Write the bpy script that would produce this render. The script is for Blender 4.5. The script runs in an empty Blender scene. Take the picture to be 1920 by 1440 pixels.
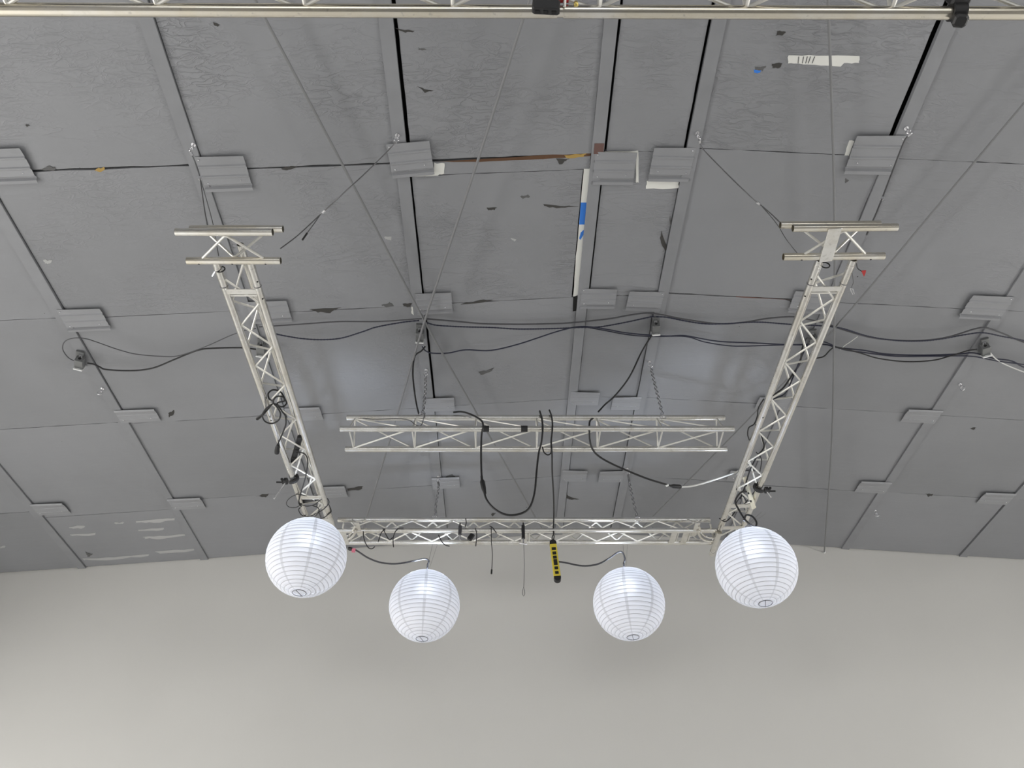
import bpy, math, random
from mathutils import Vector, Matrix
random.seed(7)
S = bpy.context.scene
COL = S.collection

# ------------------------------------------------------------------ camera
F_PX, PITCH, YAW, ROLL = 1372.2, math.radians(43.017), math.radians(0.908), math.radians(-0.661)
EYE = Vector((0, 0, 1.6))
_f = Vector((math.sin(YAW)*math.cos(PITCH), math.cos(YAW)*math.cos(PITCH), math.sin(PITCH)))
_r0 = Vector((math.cos(YAW), -math.sin(YAW), 0)); _u0 = _r0.cross(_f)
_r = _r0*math.cos(ROLL) + _u0*math.sin(ROLL)
_u = _u0*math.cos(ROLL) - _r0*math.sin(ROLL)
cam = bpy.data.cameras.new('camera'); camo = bpy.data.objects.new('camera', cam); COL.objects.link(camo)
M = Matrix((( _r.x, _u.x, -_f.x), (_r.y, _u.y, -_f.y), (_r.z, _u.z, -_f.z))).to_4x4()
M.translation = EYE; camo.matrix_world = M
cam.sensor_fit = 'HORIZONTAL'; cam.sensor_width = 36; cam.lens = 36*F_PX/1920
cam.clip_start = .02; cam.clip_end = 200
S.camera = camo

# ------------------------------------------------------------------ world, lights, exposure
W = bpy.data.worlds.new('world'); S.world = W; W.use_nodes = True
W.node_tree.nodes['Background'].inputs[0].default_value = (.75, .82, .95, 1)
W.node_tree.nodes['Background'].inputs[1].default_value = .3
S.view_settings.view_transform = 'Standard'; S.view_settings.look = 'None'
S.view_settings.exposure = 0.16; S.view_settings.gamma = 1; S.view_settings.use_curve_mapping = False

def area(name, loc, rot, sx, sy, power, col):
    l = bpy.data.lights.new(name, 'AREA'); l.shape = 'RECTANGLE'; l.size = sx; l.size_y = sy
    l.energy = power; l.color = col
    o = bpy.data.objects.new(name, l); COL.objects.link(o); o.location = loc; o.rotation_euler = rot
    return o
# added fill light at the unseen rear opening, aimed at the end wall
area('rear_fill', (1.1, -7.9, 1.6), (math.radians(80), 0, 0), 13, 2.6, 210, (1.0, .99, .96))
# added fill lights before the solid side walls, tilted down onto the pale floor
area('side_fill', (-8.8, 1.2, 2.3), (math.radians(62), 0, math.radians(-90)), 11, 2.4, 1150, (1.0, .98, .95))
area('side_fill', (11.0, 1.2, 2.3), (math.radians(62), 0, math.radians(90)), 11, 2.4, 980, (1.0, .98, .95))

# ------------------------------------------------------------------ pixel rays
def ray(u, v):
    return _f + _r*((u-960)/F_PX) - _u*((v-720)/F_PX)
def at_z(u, v, z):
    d = ray(u, v); return EYE + d*((z-EYE.z)/d.z)
def at_y(u, v, y):
    d = ray(u, v); return EYE + d*(y/d.y)
HZ = 1.6 + 5.30          # flat ridge strip height
XR, HW, SL = 1.1215, .3255, .0776
def zc(x): return HZ - SL*max(0, abs(x-XR)-HW)
def at_c(u, v, off=0.0):
    d = ray(u, v); h = HZ-EYE.z-off; a = XR-HW; b = XR+HW
    t = min((h-SL*a)/(d.z-SL*d.x), (h+SL*b)/(d.z+SL*d.x), h/d.z)
    return EYE + d*t

# ------------------------------------------------------------------ materials
def mat(name, col, rough=.5, metal=0.0, build=None, spec=None):
    m = bpy.data.materials.new(name); m.use_nodes = True
    nt = m.node_tree; b = nt.nodes['Principled BSDF']
    b.inputs['Base Color'].default_value = (*col, 1); b.inputs['Roughness'].default_value = rough
    b.inputs['Metallic'].default_value = metal
    if spec is not None: b.inputs['Specular IOR Level'].default_value = spec
    if build: build(nt, b)
    return m
def nd(nt, t, **kw):
    n = nt.nodes.new(t)
    for k, v in kw.items(): setattr(n, k, v)
    return n
def math_n(nt, op, a, b=None, c=None, clamp=False):
    n = nd(nt, 'ShaderNodeMath', operation=op); n.use_clamp = clamp
    for i, x in enumerate((a, b, c)):
        if x is None: continue
        if isinstance(x, (int, float)): n.inputs[i].default_value = x
        else: nt.links.new(x, n.inputs[i])
    return n.outputs[0]
def noise(nt, vec, scale, detail=2, rough=.5, dist=0):
    n = nd(nt, 'ShaderNodeTexNoise'); nt.links.new(vec, n.inputs['Vector'])
    n.inputs['Scale'].default_value = scale; n.inputs['Detail'].default_value = detail
    n.inputs['Roughness'].default_value = rough; n.inputs['Distortion'].default_value = dist
    return n.outputs['Fac']
def mapped(nt, scale, loc=(0, 0, 0), rot=(0, 0, 0)):
    g = nd(nt, 'ShaderNodeNewGeometry'); m = nd(nt, 'ShaderNodeMapping')
    nt.links.new(g.outputs['Position'], m.inputs['Vector'])
    m.inputs['Scale'].default_value = scale; m.inputs['Location'].default_value = loc
    m.inputs['Rotation'].default_value = rot
    return m.outputs[0]
def mixc(nt, fac, a, b):
    n = nd(nt, 'ShaderNodeMix', data_type='RGBA')
    if isinstance(fac, (int, float)): n.inputs[0].default_value = fac
    else: nt.links.new(fac, n.inputs[0])
    for i, x in ((6, a), (7, b)):
        if isinstance(x, tuple): n.inputs[i].default_value = (*x, 1)
        else: nt.links.new(x, n.inputs[i])
    return n.outputs[2]
def ramp(nt, x, lo, hi):
    return math_n(nt, 'MULTIPLY_ADD', x, 1/(hi-lo), -lo/(hi-lo), clamp=True)

GREY = (.236, .241, .254)
def panel_build(creases, seed, tint=1.0):
    def f(nt, b):
        base = tuple(c*tint for c in GREY)
        v1 = mapped(nt, (1, 1, 1), (seed, seed*2.3, 0))
        big = noise(nt, v1, .9, 3, .55)
        mid = noise(nt, v1, 6, 3, .6)
        col = mixc(nt, ramp(nt, big, .3, .7), tuple(c*.93 for c in base), tuple(c*1.06 for c in base))
        col = mixc(nt, math_n(nt, 'MULTIPLY', ramp(nt, mid, .35, .75), .35), col, tuple(c*1.05 for c in base))
        # dirt specks and nail heads
        vo = nd(nt, 'ShaderNodeTexVoronoi'); nt.links.new(v1, vo.inputs['Vector']); vo.inputs['Scale'].default_value = 3.4
        sep = nd(nt, 'ShaderNodeSeparateColor'); nt.links.new(vo.outputs['Color'], sep.inputs[0])
        dot = math_n(nt, 'LESS_THAN', vo.outputs['Distance'], math_n(nt, 'MULTIPLY', sep.outputs[1], .034))
        dot = math_n(nt, 'MULTIPLY', dot, math_n(nt, 'GREATER_THAN', sep.outputs[0], .5))
        col = mixc(nt, dot, col, (.03, .03, .03))
        nt.links.new(col, b.inputs['Base Color'])
        b.inputs['Roughness'].default_value = .42; b.inputs['Specular IOR Level'].default_value = .5
        # creased facing: thin ridges running mostly across the panel
        v2 = mapped(nt, (1.5, 6.0, 1), (seed*3, seed, 0))
        n = noise(nt, v2, 1.15, 4, .58, .5)
        rid = math_n(nt, 'SUBTRACT', 1, math_n(nt, 'ABSOLUTE', math_n(nt, 'MULTIPLY_ADD', n, 2, -1)))
        rid = math_n(nt, 'POWER', rid, 20)
        v3 = mapped(nt, (3.2, 9.0, 1), (seed, seed*5, 0), (0, 0, .25))
        n3 = noise(nt, v3, 2.4, 4, .55, .8)
        rid3 = math_n(nt, 'SUBTRACT', 1, math_n(nt, 'ABSOLUTE', math_n(nt, 'MULTIPLY_ADD', n3, 2, -1)))
        rid3 = math_n(nt, 'POWER', rid3, 11)
        mask = ramp(nt, noise(nt, v1, 1.7, 2, .5), .42, .62)
        h = math_n(nt, 'ADD', math_n(nt, 'MULTIPLY', math_n(nt, 'MULTIPLY', rid, ramp(nt, noise(nt, v1, 1.1, 2, .5), .40, .66)), .75), math_n(nt, 'MULTIPLY', math_n(nt, 'MULTIPLY', rid3, mask), .8))
        v4 = mapped(nt, (.5, 11, 1), (0, seed, 0))
        boards = noise(nt, v4, 1, 1, .4)
        fine = noise(nt, v1, 60, 2, .6)
        h = math_n(nt, 'MULTIPLY', h, creases)
        h = math_n(nt, 'ADD', h, math_n(nt, 'MULTIPLY', boards, .5))
        h = math_n(nt, 'ADD', h, math_n(nt, 'MULTIPLY', fine, .035))
        bp = nd(nt, 'ShaderNodeBump'); bp.inputs['Strength'].default_value = .8; bp.inputs['Distance'].default_value = .006
        nt.links.new(h, bp.inputs['Height']); nt.links.new(bp.outputs[0], b.inputs['Normal'])
    return f
P_CREASE = [mat('panel_paint_creased_%d' % i, GREY, build=panel_build(1.0, 3.1*i+1, t)) for i, t in enumerate((1.0, 1.03, .97))]
P_HALF = [mat('panel_paint_lightly_creased_%d' % i, GREY, build=panel_build(.45, 4.7*i+2, t)) for i, t in enumerate((1.0, .97))]
P_SMOOTH = [mat('panel_paint_smooth_%d' % i, GREY, build=panel_build(.13, 5.3*i+2, t)) for i, t in enumerate((1.0, .96, 1.02))]
def stain_build(nt, b):
    v = mapped(nt, (1, 1, 1)); n = noise(nt, v, 3, 4, .6)
    nt.links.new(mixc(nt, ramp(nt, n, .3, .75), tuple(c*.92 for c in GREY), tuple(c*1.08 for c in GREY)), b.inputs['Base Color'])
M_PURLIN = mat('purlin_paint', GREY, .42, build=stain_build)
M_PLATE = mat('plate_paint', (.268, .273, .286), .38, build=None)
def alu_build(nt, b, k=1.0, tan=(.66, .62, .52)):
    v = mapped(nt, (1, 1, 1)); n = noise(nt, v, 9, 5, .65, .6); n2 = noise(nt, v, 2.3, 3, .6)
    n3 = noise(nt, v, 45, 3, .6)
    c = mixc(nt, ramp(nt, n, .45, .75), (.84, .83, .80), (.66, .63, .57))
    c = mixc(nt, math_n(nt, 'MULTIPLY', ramp(nt, n2, .45-.3*(k-1), .7-.3*(k-1)), .55*k), c, tan)
    c = mixc(nt, math_n(nt, 'MULTIPLY', ramp(nt, n3, .62, .72), .5), c, (.42, .40, .37))
    nt.links.new(c, b.inputs['Base Color'])
    nt.links.new(math_n(nt, 'MULTIPLY_ADD', n, .22, .11), b.inputs['Roughness'])
M_ALU = mat('weathered_aluminium', (.78, .77, .73), .4, .95, build=alu_build)
M_ALUD = mat('dirty_aluminium', (.7, .66, .56), .4, .95, build=lambda nt, b: alu_build(nt, b, 1.5, (.76, .70, .57)))
M_ALUROD = mat('aluminium_rod', (.74, .73, .69), .45, .75)
M_STEEL = mat('steel_wire', (.16, .16, .165), .4, .6)
M_ZINC = mat('zinc_plated', (.72, .72, .74), .25, .95)
M_ROD = mat('painted_brace_rod', (.19, .193, .198), .4)
M_GALV = mat('galvanised_box', (.22, .225, .225), .4, .7)
M_CHAIN = mat('chain_steel', (.30, .30, .31), .35, .85)
M_BLACK = mat('black_rubber', (.012, .012, .013), .5)
M_NAVY = mat('dark_navy_cable', (.014, .016, .035), .42)
M_GREYC = mat('grey_cable', (.06, .06, .066), .45)
M_WHITEC = mat('white_cable', (.62, .62, .60), .45)
M_WPLAST = mat('white_plastic', (.75, .76, .75), .4)
M_BEIGE = mat('beige_plastic', (.60, .57, .46), .45)
M_YELLOW = mat('yellow_plastic', (.72, .58, .06), .4)
M_RED = mat('red_plastic', (.42, .02, .02), .45)
M_PINK = mat('pink_tag', (.75, .22, .30), .5)
M_VOID = mat('dark_roof_void', (.006, .006, .006), .9)
M_TEAR = mat('torn_facing', (.045, .043, .04), .8)
M_SMUDGE = mat('scuffed_paint', (.10, .10, .10), .7)
M_FOAM = mat('bare_white_board', (.74, .74, .70), .7)
M_BLUE = mat('blue_film', (.03, .19, .66), .5)
M_RUST = mat('rusty_steel', (.10, .048, .022), .8)
M_BROWN = mat('brown_primer', (.13, .07, .06), .7)
M_CHIP = mat('pale_paint_chip', (.40, .40, .40), .6)
M_FOAMY = mat('yellow_foam', (.38, .25, .07), .8)
def wall_build(nt, b):
    v = mapped(nt, (1, 1, 1)); n = noise(nt, v, .55, 3, .5); n2 = noise(nt, v, 120, 2)
    nt.links.new(mixc(nt, ramp(nt, n, .3, .7), (.56, .553, .53), (.59, .583, .56)), b.inputs['Base Color'])
    bp = nd(nt, 'ShaderNodeBump'); bp.inputs['Strength'].default_value = .1; bp.inputs['Distance'].default_value = .002
    nt.links.new(n2, bp.inputs['Height']); nt.links.new(bp.outputs[0], b.inputs['Normal'])
M_WALL = mat('wall_paint', (.57, .56, .53), .6, build=wall_build)
M_FLOOR = mat('pale_concrete', (.84, .84, .835), .5)
M_CONC = mat('grey_concrete', (.22, .22, .215), .6)
M_DARKWALL = mat('dark_wall_paint', (.16, .16, .165), .7)
def paper(name, refl, trans, tint=(.97, .97, 1.0)):
    m = bpy.data.materials.new(name); m.use_nodes = True; nt = m.node_tree
    nt.nodes.remove(nt.nodes['Principled BSDF']); out = nt.nodes['Material Output']
    d = nd(nt, 'ShaderNodeBsdfDiffuse'); d.inputs[0].default_value = (*[c*refl for c in tint], 1)
    t = nd(nt, 'ShaderNodeBsdfTranslucent'); t.inputs[0].default_value = (*[c*trans for c in tint], 1)
    r = nd(nt, 'ShaderNodeBsdfRefraction'); r.inputs['Roughness'].default_value = .85; r.inputs['IOR'].default_value = 1.3
    r.inputs[0].default_value = (*[c*trans*.08 for c in tint], 1)
    a1 = nd(nt, 'ShaderNodeAddShader'); a2 = nd(nt, 'ShaderNodeAddShader')
    nt.links.new(d.outputs[0], a1.inputs[0]); nt.links.new(t.outputs[0], a1.inputs[1])
    nt.links.new(a1.outputs[0], a2.inputs[0]); nt.links.new(r.outputs[0], a2.inputs[1])
    nt.links.new(a2.outputs[0], out.inputs[0])
    return m
M_PAPER = paper('rice_paper', .66, .027)
M_PAPER2 = paper('double_rice_paper', .56, .018)
M_RIB = paper('paper_over_wire_rib', .42, .013)

# ------------------------------------------------------------------ mesh builder
WLOC = {}
class MB:
    def __init__(s): s.v = []; s.f = []
    def add(s, vs, fs):
        o = len(s.v); s.v += [Vector(p) for p in vs]; s.f += [tuple(i+o for i in f) for f in fs]; return s
    def box(s, c, size, R=None):
        c = Vector(c); hx, hy, hz = (k/2 for k in size); R = R or Matrix.Identity(3)
        vs = [c + R @ Vector((x*hx, y*hy, z*hz)) for z in (-1, 1) for y in (-1, 1) for x in (-1, 1)]
        return s.add(vs, [(0, 2, 3, 1), (4, 5, 7, 6), (0, 1, 5, 4), (2, 6, 7, 3), (0, 4, 6, 2), (1, 3, 7, 5)])
    def rbox(s, c, size, R=None, b=.004):
        # box with chamfered edges along its z axis
        c = Vector(c); hx, hy, hz = (k/2 for k in size); R = R or Matrix.Identity(3)
        o = [(-hx+b, -hy), (hx-b, -hy), (hx, -hy+b), (hx, hy-b), (hx-b, hy), (-hx+b, hy), (-hx, hy-b), (-hx, -hy+b)]
        i = [(x*(hx-b*.7)/hx, y*(hy-b*.7)/hy) for x, y in o]
        L = [(i, -hz), (o, -hz+b*.7), (o, hz-b*.7), (i, hz)]
        vs = [c + R @ Vector((x, y, z)) for pts, z in L for x, y in pts]
        fs = [tuple(reversed(range(8))), tuple(range(24, 32))]
        for k in range(3): fs += [(k*8+j, k*8+(j+1) % 8, k*8+8+(j+1) % 8, k*8+8+j) for j in range(8)]
        return s.add(vs, fs)
    def tube(s, pts, r, n=8, closed=False):
        pts = [Vector(p) for p in pts]; m = len(pts)
        rs = r if isinstance(r, (list, tuple)) else [r]*m
        tang = []
        for i in range(m):
            a = pts[(i-1) % m] if (closed or i > 0) else pts[i]
            b = pts[(i+1) % m] if (closed or i < m-1) else pts[i]
            tang.append((b-a).normalized())
        t0 = tang[0]; ref = Vector((0, 0, 1)) if abs(t0.z) < .9 else Vector((1, 0, 0))
        nx = t0.cross(ref).normalized(); vs = []
        for i in range(m):
            t = tang[i]; nx = (nx - t*nx.dot(t))
            nx = nx.normalized() if nx.length > 1e-6 else t.orthogonal().normalized()
            ny = t.cross(nx)
            vs += [pts[i] + (nx*math.cos(2*math.pi*k/n) + ny*math.sin(2*math.pi*k/n))*rs[i] for k in range(n)]
        fs = []
        for i in range(m if closed else m-1):
            j = (i+1) % m
            fs += [(i*n+k, i*n+(k+1) % n, j*n+(k+1) % n, j*n+k) for k in range(n)]
        if not closed: fs += [tuple(reversed(range(n))), tuple(range((m-1)*n, m*n))]
        return s.add(vs, fs)
    def pipe(s, p0, p1, r, wall=.004, n=20, depth=.06):
        # hollow tube: outer skin, end rings, short inner skin with a plug
        p0, p1 = Vector(p0), Vector(p1); t = (p1-p0).normalized(); L = (p1-p0).length
        x = t.orthogonal().normalized(); y = t.cross(x); ri = r-wall; depth = min(depth, L*.4)
        def ring(p, rr): return [p + (x*math.cos(2*math.pi*k/n)+y*math.sin(2*math.pi*k/n))*rr for k in range(n)]
        R = [ring(p0+t*depth, ri), ring(p0, ri), ring(p0, r), ring(p1, r), ring(p1, ri), ring(p1-t*depth, ri)]
        fs = []
        for i in range(5): fs += [(i*n+k, i*n+(k+1) % n, i*n+n+(k+1) % n, i*n+n+k) for k in range(n)]
        fs += [tuple(reversed(range(n))), tuple(range(5*n, 6*n))]
        return s.add([q for rr in R for q in rr], fs)
    def torus(s, c, nrm, R, r, n=20, m=6, a0=0, a1=2*math.pi, xdir=None):
        c = Vector(c); nrm = Vector(nrm).normalized()
        x = (Vector(xdir) - nrm*nrm.dot(Vector(xdir))).normalized() if xdir is not None else nrm.orthogonal().normalized()
        y = nrm.cross(x)
        full = abs(a1-a0-2*math.pi) < 1e-6
        k = n if full else n+1
        pts = [c + (x*math.cos(a0+(a1-a0)*i/n)+y*math.sin(a0+(a1-a0)*i/n))*R for i in range(k)]
        return s.tube(pts, r, m, closed=full)
    def sphere(s, c, r, n=12, m=8, sc=(1, 1, 1)):
        c = Vector(c); vs = [c+Vector((0, 0, r*sc[2]))]
        for i in range(1, m):
            a = math.pi*i/m
            vs += [c+Vector((r*sc[0]*math.sin(a)*math.cos(2*math.pi*k/n), r*sc[1]*math.sin(a)*math.sin(2*math.pi*k/n), r*sc[2]*math.cos(a))) for k in range(n)]
        vs.append(c-Vector((0, 0, r*sc[2]))); e = len(vs)-1
        fs = [(0, 1+k, 1+(k+1) % n) for k in range(n)]
        for i in range(m-2): fs += [(1+i*n+k, 1+(i+1)*n+k, 1+(i+1)*n+(k+1) % n, 1+i*n+(k+1) % n) for k in range(n)]
        fs += [(e, 1+(m-2)*n+(k+1) % n, 1+(m-2)*n+k) for k in range(n)]
        return s.add(vs, fs)
    def prism(s, pts, ext):
        pts = [Vector(p) for p in pts]; ext = Vector(ext); n = len(pts)
        fs = [tuple(range(n)), tuple(reversed(range(n, 2*n)))] + [(i, i+n, (i+1) % n+n, (i+1) % n) for i in range(n)]
        return s.add(pts+[p+ext for p in pts], fs)
    def build(s, name, m, parent=None, smooth=True, origin=None):
        lo = Vector([min(p[i] for p in s.v) for i in range(3)]); hi = Vector([max(p[i] for p in s.v) for i in range(3)])
        o = Vector(origin) if origin is not None else (lo+hi)/2
        me = bpy.data.meshes.new(name); me.from_pydata([p-o for p in s.v], [], s.f)
        me.materials.append(m)
        if smooth:
            me.polygons.foreach_set('use_smooth', [True]*len(me.polygons)); me.set_sharp_from_angle(angle=math.radians(38))
        me.update()
        ob = bpy.data.objects.new(name, me); COL.objects.link(ob)
        if parent is not None:
            ob.parent = parent; ob.location = o - WLOC[parent.name]
        else: ob.location = o
        WLOC[ob.name] = o
        return ob
def tag(o, label=None, cat=None, group=None, kind=None):
    if label: o['label'] = label
    if cat: o['category'] = cat
    if group: o['group'] = group
    if kind: o['kind'] = kind
    return o
def thing(name, loc, label, cat, group=None):
    o = bpy.data.objects.new(name, None); COL.objects.link(o); o.location = loc; o.empty_display_size = .1
    WLOC[o.name] = Vector(loc); return tag(o, label, cat, group)
def rotz(a): return Matrix.Rotation(a, 3, 'Z')
def frame(xa, za):
    xa = Vector(xa).normalized(); za = Vector(za); za = (za-xa*za.dot(xa)).normalized(); ya = za.cross(xa)
    return Matrix((xa, ya, za)).transposed()
def spline(pts, k=6):
    pts = [Vector(p) for p in pts]
    if len(pts) < 3: return pts
    P = [pts[0]*2-pts[1]] + pts + [pts[-1]*2-pts[-2]]; out = []
    for i in range(1, len(P)-2):
        a, b, c, d = P[i-1:i+3]
        for j in range(k):
            t = j/k
            out.append(.5*((2*b)+(c-a)*t+(2*a-5*b+4*c-d)*t*t+(3*b-a-3*c+d)*t**3))
    return out+[pts[-1]]
def bend(pts, rad=.018, k=4):
    # polyline with rounded corners
    pts = [Vector(p) for p in pts]; out = [pts[0]]
    for a, b, c in zip(pts, pts[1:], pts[2:]):
        l = min(rad, (a-b).length*.45, (c-b).length*.45)
        p, q = b+(a-b).normalized()*l, b+(c-b).normalized()*l
        out += [(p*(1-t)**2+b*2*t*(1-t)+q*t*t) for t in [j/k for j in range(k+1)]]
    return out+[pts[-1]]

# ------------------------------------------------------------------ room shell
Y_WALL, Y_REAR = 8.665, -8.0
X_L, X_R = -8.9, 11.1
Y_SPLIT = .6
tag(MB().box(((X_L+X_R)/2, (Y_SPLIT+Y_REAR)/2-.1, -.1), (X_R-X_L+.4, Y_SPLIT-Y_REAR+.2, .2)).build('floor', M_CONC, smooth=False), 'grey concrete studio floor', kind='structure')
tag(MB().box(((X_L+X_R)/2, (Y_WALL+Y_SPLIT)/2+.1, -.1), (X_R-X_L+.4, Y_WALL-Y_SPLIT+.2, .2)).build('floor_stage', M_FLOOR, smooth=False), 'white painted studio floor before the end wall', kind='structure')
tag(MB().box(((X_L+X_R)/2, Y_WALL+.1, 3.6), (X_R-X_L, .2, 7.2)).build('wall_far', M_WALL, smooth=False), 'plain warm grey painted end wall below the ceiling', kind='structure')
tag(MB().box((X_L-.1, (Y_WALL+Y_REAR)/2, 3.6), (.2, Y_WALL-Y_REAR+.4, 7.2)).build('wall_left', M_WALL, smooth=False), kind='structure')
tag(MB().box((X_R+.1, (Y_WALL+Y_REAR)/2, 3.6), (.2, Y_WALL-Y_REAR+.4, 7.2)).build('wall_right', M_WALL, smooth=False), kind='structure')
rw = MB(); dx0, dx1, dz = -5.5, 7.7, 4.7
rw.box(((X_L+dx0)/2, Y_REAR-.1, 3.6), (dx0-X_L, .2, 7.2)); rw.box(((X_R+dx1)/2, Y_REAR-.1, 3.6), (X_R-dx1, .2, 7.2))
rw.box(((dx0+dx1)/2, Y_REAR-.1, (dz+7.2)/2), (dx1-dx0, .2, 7.2-dz))
tag(rw.build('wall_rear', M_DARKWALL, smooth=False), kind='structure')

# ceiling: dark roof deck with boards, purlins, cover plates as children
dk = MB()
prof = [X_L-.2, XR-HW, XR+HW, X_R+.2]
vs = []
for y in (Y_REAR-.2, Y_WALL+.2):
    for x in prof: vs.append((x, y, zc(x)+.14))
    for x in prof: vs.append((x, y, zc(x)+.20))
fs = []
for i in range(3):
    fs += [(i, i+1, 8+i+1, 8+i), (4+i+1, 4+i, 12+i, 12+i+1), (i+1, i, 4+i, 4+i+1), (8+i, 8+i+1, 12+i+1, 12+i)]
fs += [(0, 8, 12, 4), (3, 7, 15, 11)]
CEIL = tag(MB().add(vs, fs).build('ceiling', M_VOID, smooth=False, origin=(XR, 0, HZ)), 'shallow gabled ceiling of grey painted insulation boards between steel purlins', kind='structure')

PX = [-8.56, -7.005, -5.448, -3.893, -2.295, -.743, .795, 1.447, 2.989, 4.537, 6.079, 7.63, 9.18]     # uphill edge of each purlin
PW = .098
# width of the dark slot beside each purlin, for each row of boards from the camera to the far wall
GAP = {0: [.006]*7, 1: [.006]*7, 2: [.004, .004, .004, .005, .004, .003, .004], 3: [.006, .006, .008, .010, .008, .002, .002],
       4: [.006, .006, .006, .003, .003, .003, .003], 5: [.02, .024, .027, .016, .020, .004, .004], 6: [.02, .022, .02, .013, .005, .005, .006],
       7: [.02, .022, .022, .005, .004, .006, .005], 8: [.03, .036, .040, .004, .004, .004, .004], 9: [.001]*7,
       10: [.002, .002, .002, .002, .002, .003, .010], 11: [.006]*7, 12: [.006]*7}
ROWY = [-1.37, .08, 1.53, 2.987, 4.440, 5.892, 7.342, Y_WALL-.012]
# seam offsets per column (left to right) as seen in the photograph
COLDY = [[0]*14, [0]*14, [0]*14,
         [0, 0, 0, -.015, -.018, .028, .022, -.01, -.042, -.026, -.015, 0, 0, 0],
         [0, 0, 0, -.03, -.008, .040, .032, .02, -.012, -.004, -.012, .025, 0, 0],
         [0, 0, 0, -.03, 0, .022, .020, -.005, -.004, .008, .015, .055, 0, 0],
         [0, 0, 0, .14, -.035, .005, -.012, -.033, -.015, .012, -.005, -.01, 0, 0],
         [0]*14]
def slope_R(x):
    if abs(x-XR) < HW: return Matrix.Identity(3)
    return Matrix.Rotation(math.atan(SL)*(-1 if x < XR else 1)*-1*-1, 3, 'Y')
rnd = random.Random(11)
def board(x0, x1, y0, y1, m, dz=0.0, th=.035):
    # insulation board with slightly uneven edges
    n = 14; e = []
    def j(a): return rnd.uniform(-a, a)
    for i in range(n): e.append((x0+(x1-x0)*i/n, y0+j(.0035)))
    for i in range(n): e.append((x1+j(.002), y0+(y1-y0)*i/n))
    for i in range(n): e.append((x1+(x0-x1)*i/n, y1+j(.0035)))
    for i in range(n): e.append((x0+j(.002), y1+(y0-y1)*i/n))
    tl = [j(.003) for _ in range(4)]
    def zz(x, y):
        a = (x-x0)/(x1-x0); b = (y-y0)/(y1-y0)
        return zc(min(max(x, x0), x1))+dz+(tl[0]*(1-a)+tl[1]*a)*(1-b)+(tl[2]*(1-a)+tl[3]*a)*b
    pts = [Vector((x, y, zz(x, y))) for x, y in reversed(e)]
    mb = MB().prism(pts, (0, 0, th))
    return mb.build('panel', m, CEIL, smooth=False)
edges = []                                            # (x0, x1, purlin index whose slot borders it, side)
for c in range(len(PX)+1):
    if c == 0: lo, hi = X_L, PX[0]-PW
    elif c == len(PX): lo, hi = PX[-1]+PW, X_R
    else:
        lo = PX[c-1] if PX[c-1] < XR else PX[c-1]+PW
        hi = PX[c]-PW if PX[c] < XR else PX[c]
    edges.append((lo, hi))
for c, (lo, hi) in enumerate(edges):
    for r in range(len(ROWY)-1):
        gl = GAP[c-1][r] if 0 < c and PX[c-1] < XR else .0
        gr = GAP[c][r] if c < len(PX) and PX[c] > XR else .0
        y0 = ROWY[r]+COLDY[r][c]+.0028; y1 = ROWY[r+1]+COLDY[r+1][c]-.0028
        if c in (5, 6, 7, 8) and r <= 3: m = P_CREASE[(c+r) % 3]
        elif (c in (4, 9) and r <= 3) or (c in (5, 6, 7, 8) and r == 4): m = P_HALF[(c+r) % 2]
        else: m = P_SMOOTH[(c*2+r) % 3]
        if c == 8 and r in (3,): m = P_SMOOTH[0]
        if c == 5 and r == 3: m = P_CREASE[1]
        gpr = .010 if (c, r) in ((4, 2), (5, 2)) else .0
        if (c, r) == (6, 2): y1 -= .018                  # wide open seam beside the ridge
        if (c, r) == (6, 3):                             # a narrow filler strip, then the board set back from the ridge purlin
            board(lo+gl, hi-.003, y0, y0+.115, m)
            board(lo+gl, hi-.056, y0+.119, y1, m); continue
        if (c, r) == (8, 3): y1 -= .008
        board(lo+gl+.001, hi-gr-.001, y0, y1-gpr, m)
# purlins: bottom flange with a turned lip, on the sloping ceiling
for i, x in enumerate(PX):
    d = -1 if x < XR else 1
    xe, xo = x, x+d*PW
    mb = MB(); t = .016; vs = []
    for y in (-1.5, Y_WALL-.004):
        for xx, zo in ((xe, -t), (xo, -t), (xo, .003), (xo-d*.006, .02), (xe-d*0, .02), (xe, -t+.004)):
            vs.append((xx, y, zc(xx)+zo))
    fs = [(0, 1, 7, 6), (1, 2, 8, 7), (2, 3, 9, 8), (3, 4, 10, 9), (4, 5, 11, 10), (5, 0, 6, 11), (0, 5, 4, 3, 2, 1), (6, 7, 8, 9, 10, 11)]
    mb.add(vs, fs); mb.build('purlin', M_PURLIN, CEIL, smooth=False)

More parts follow.
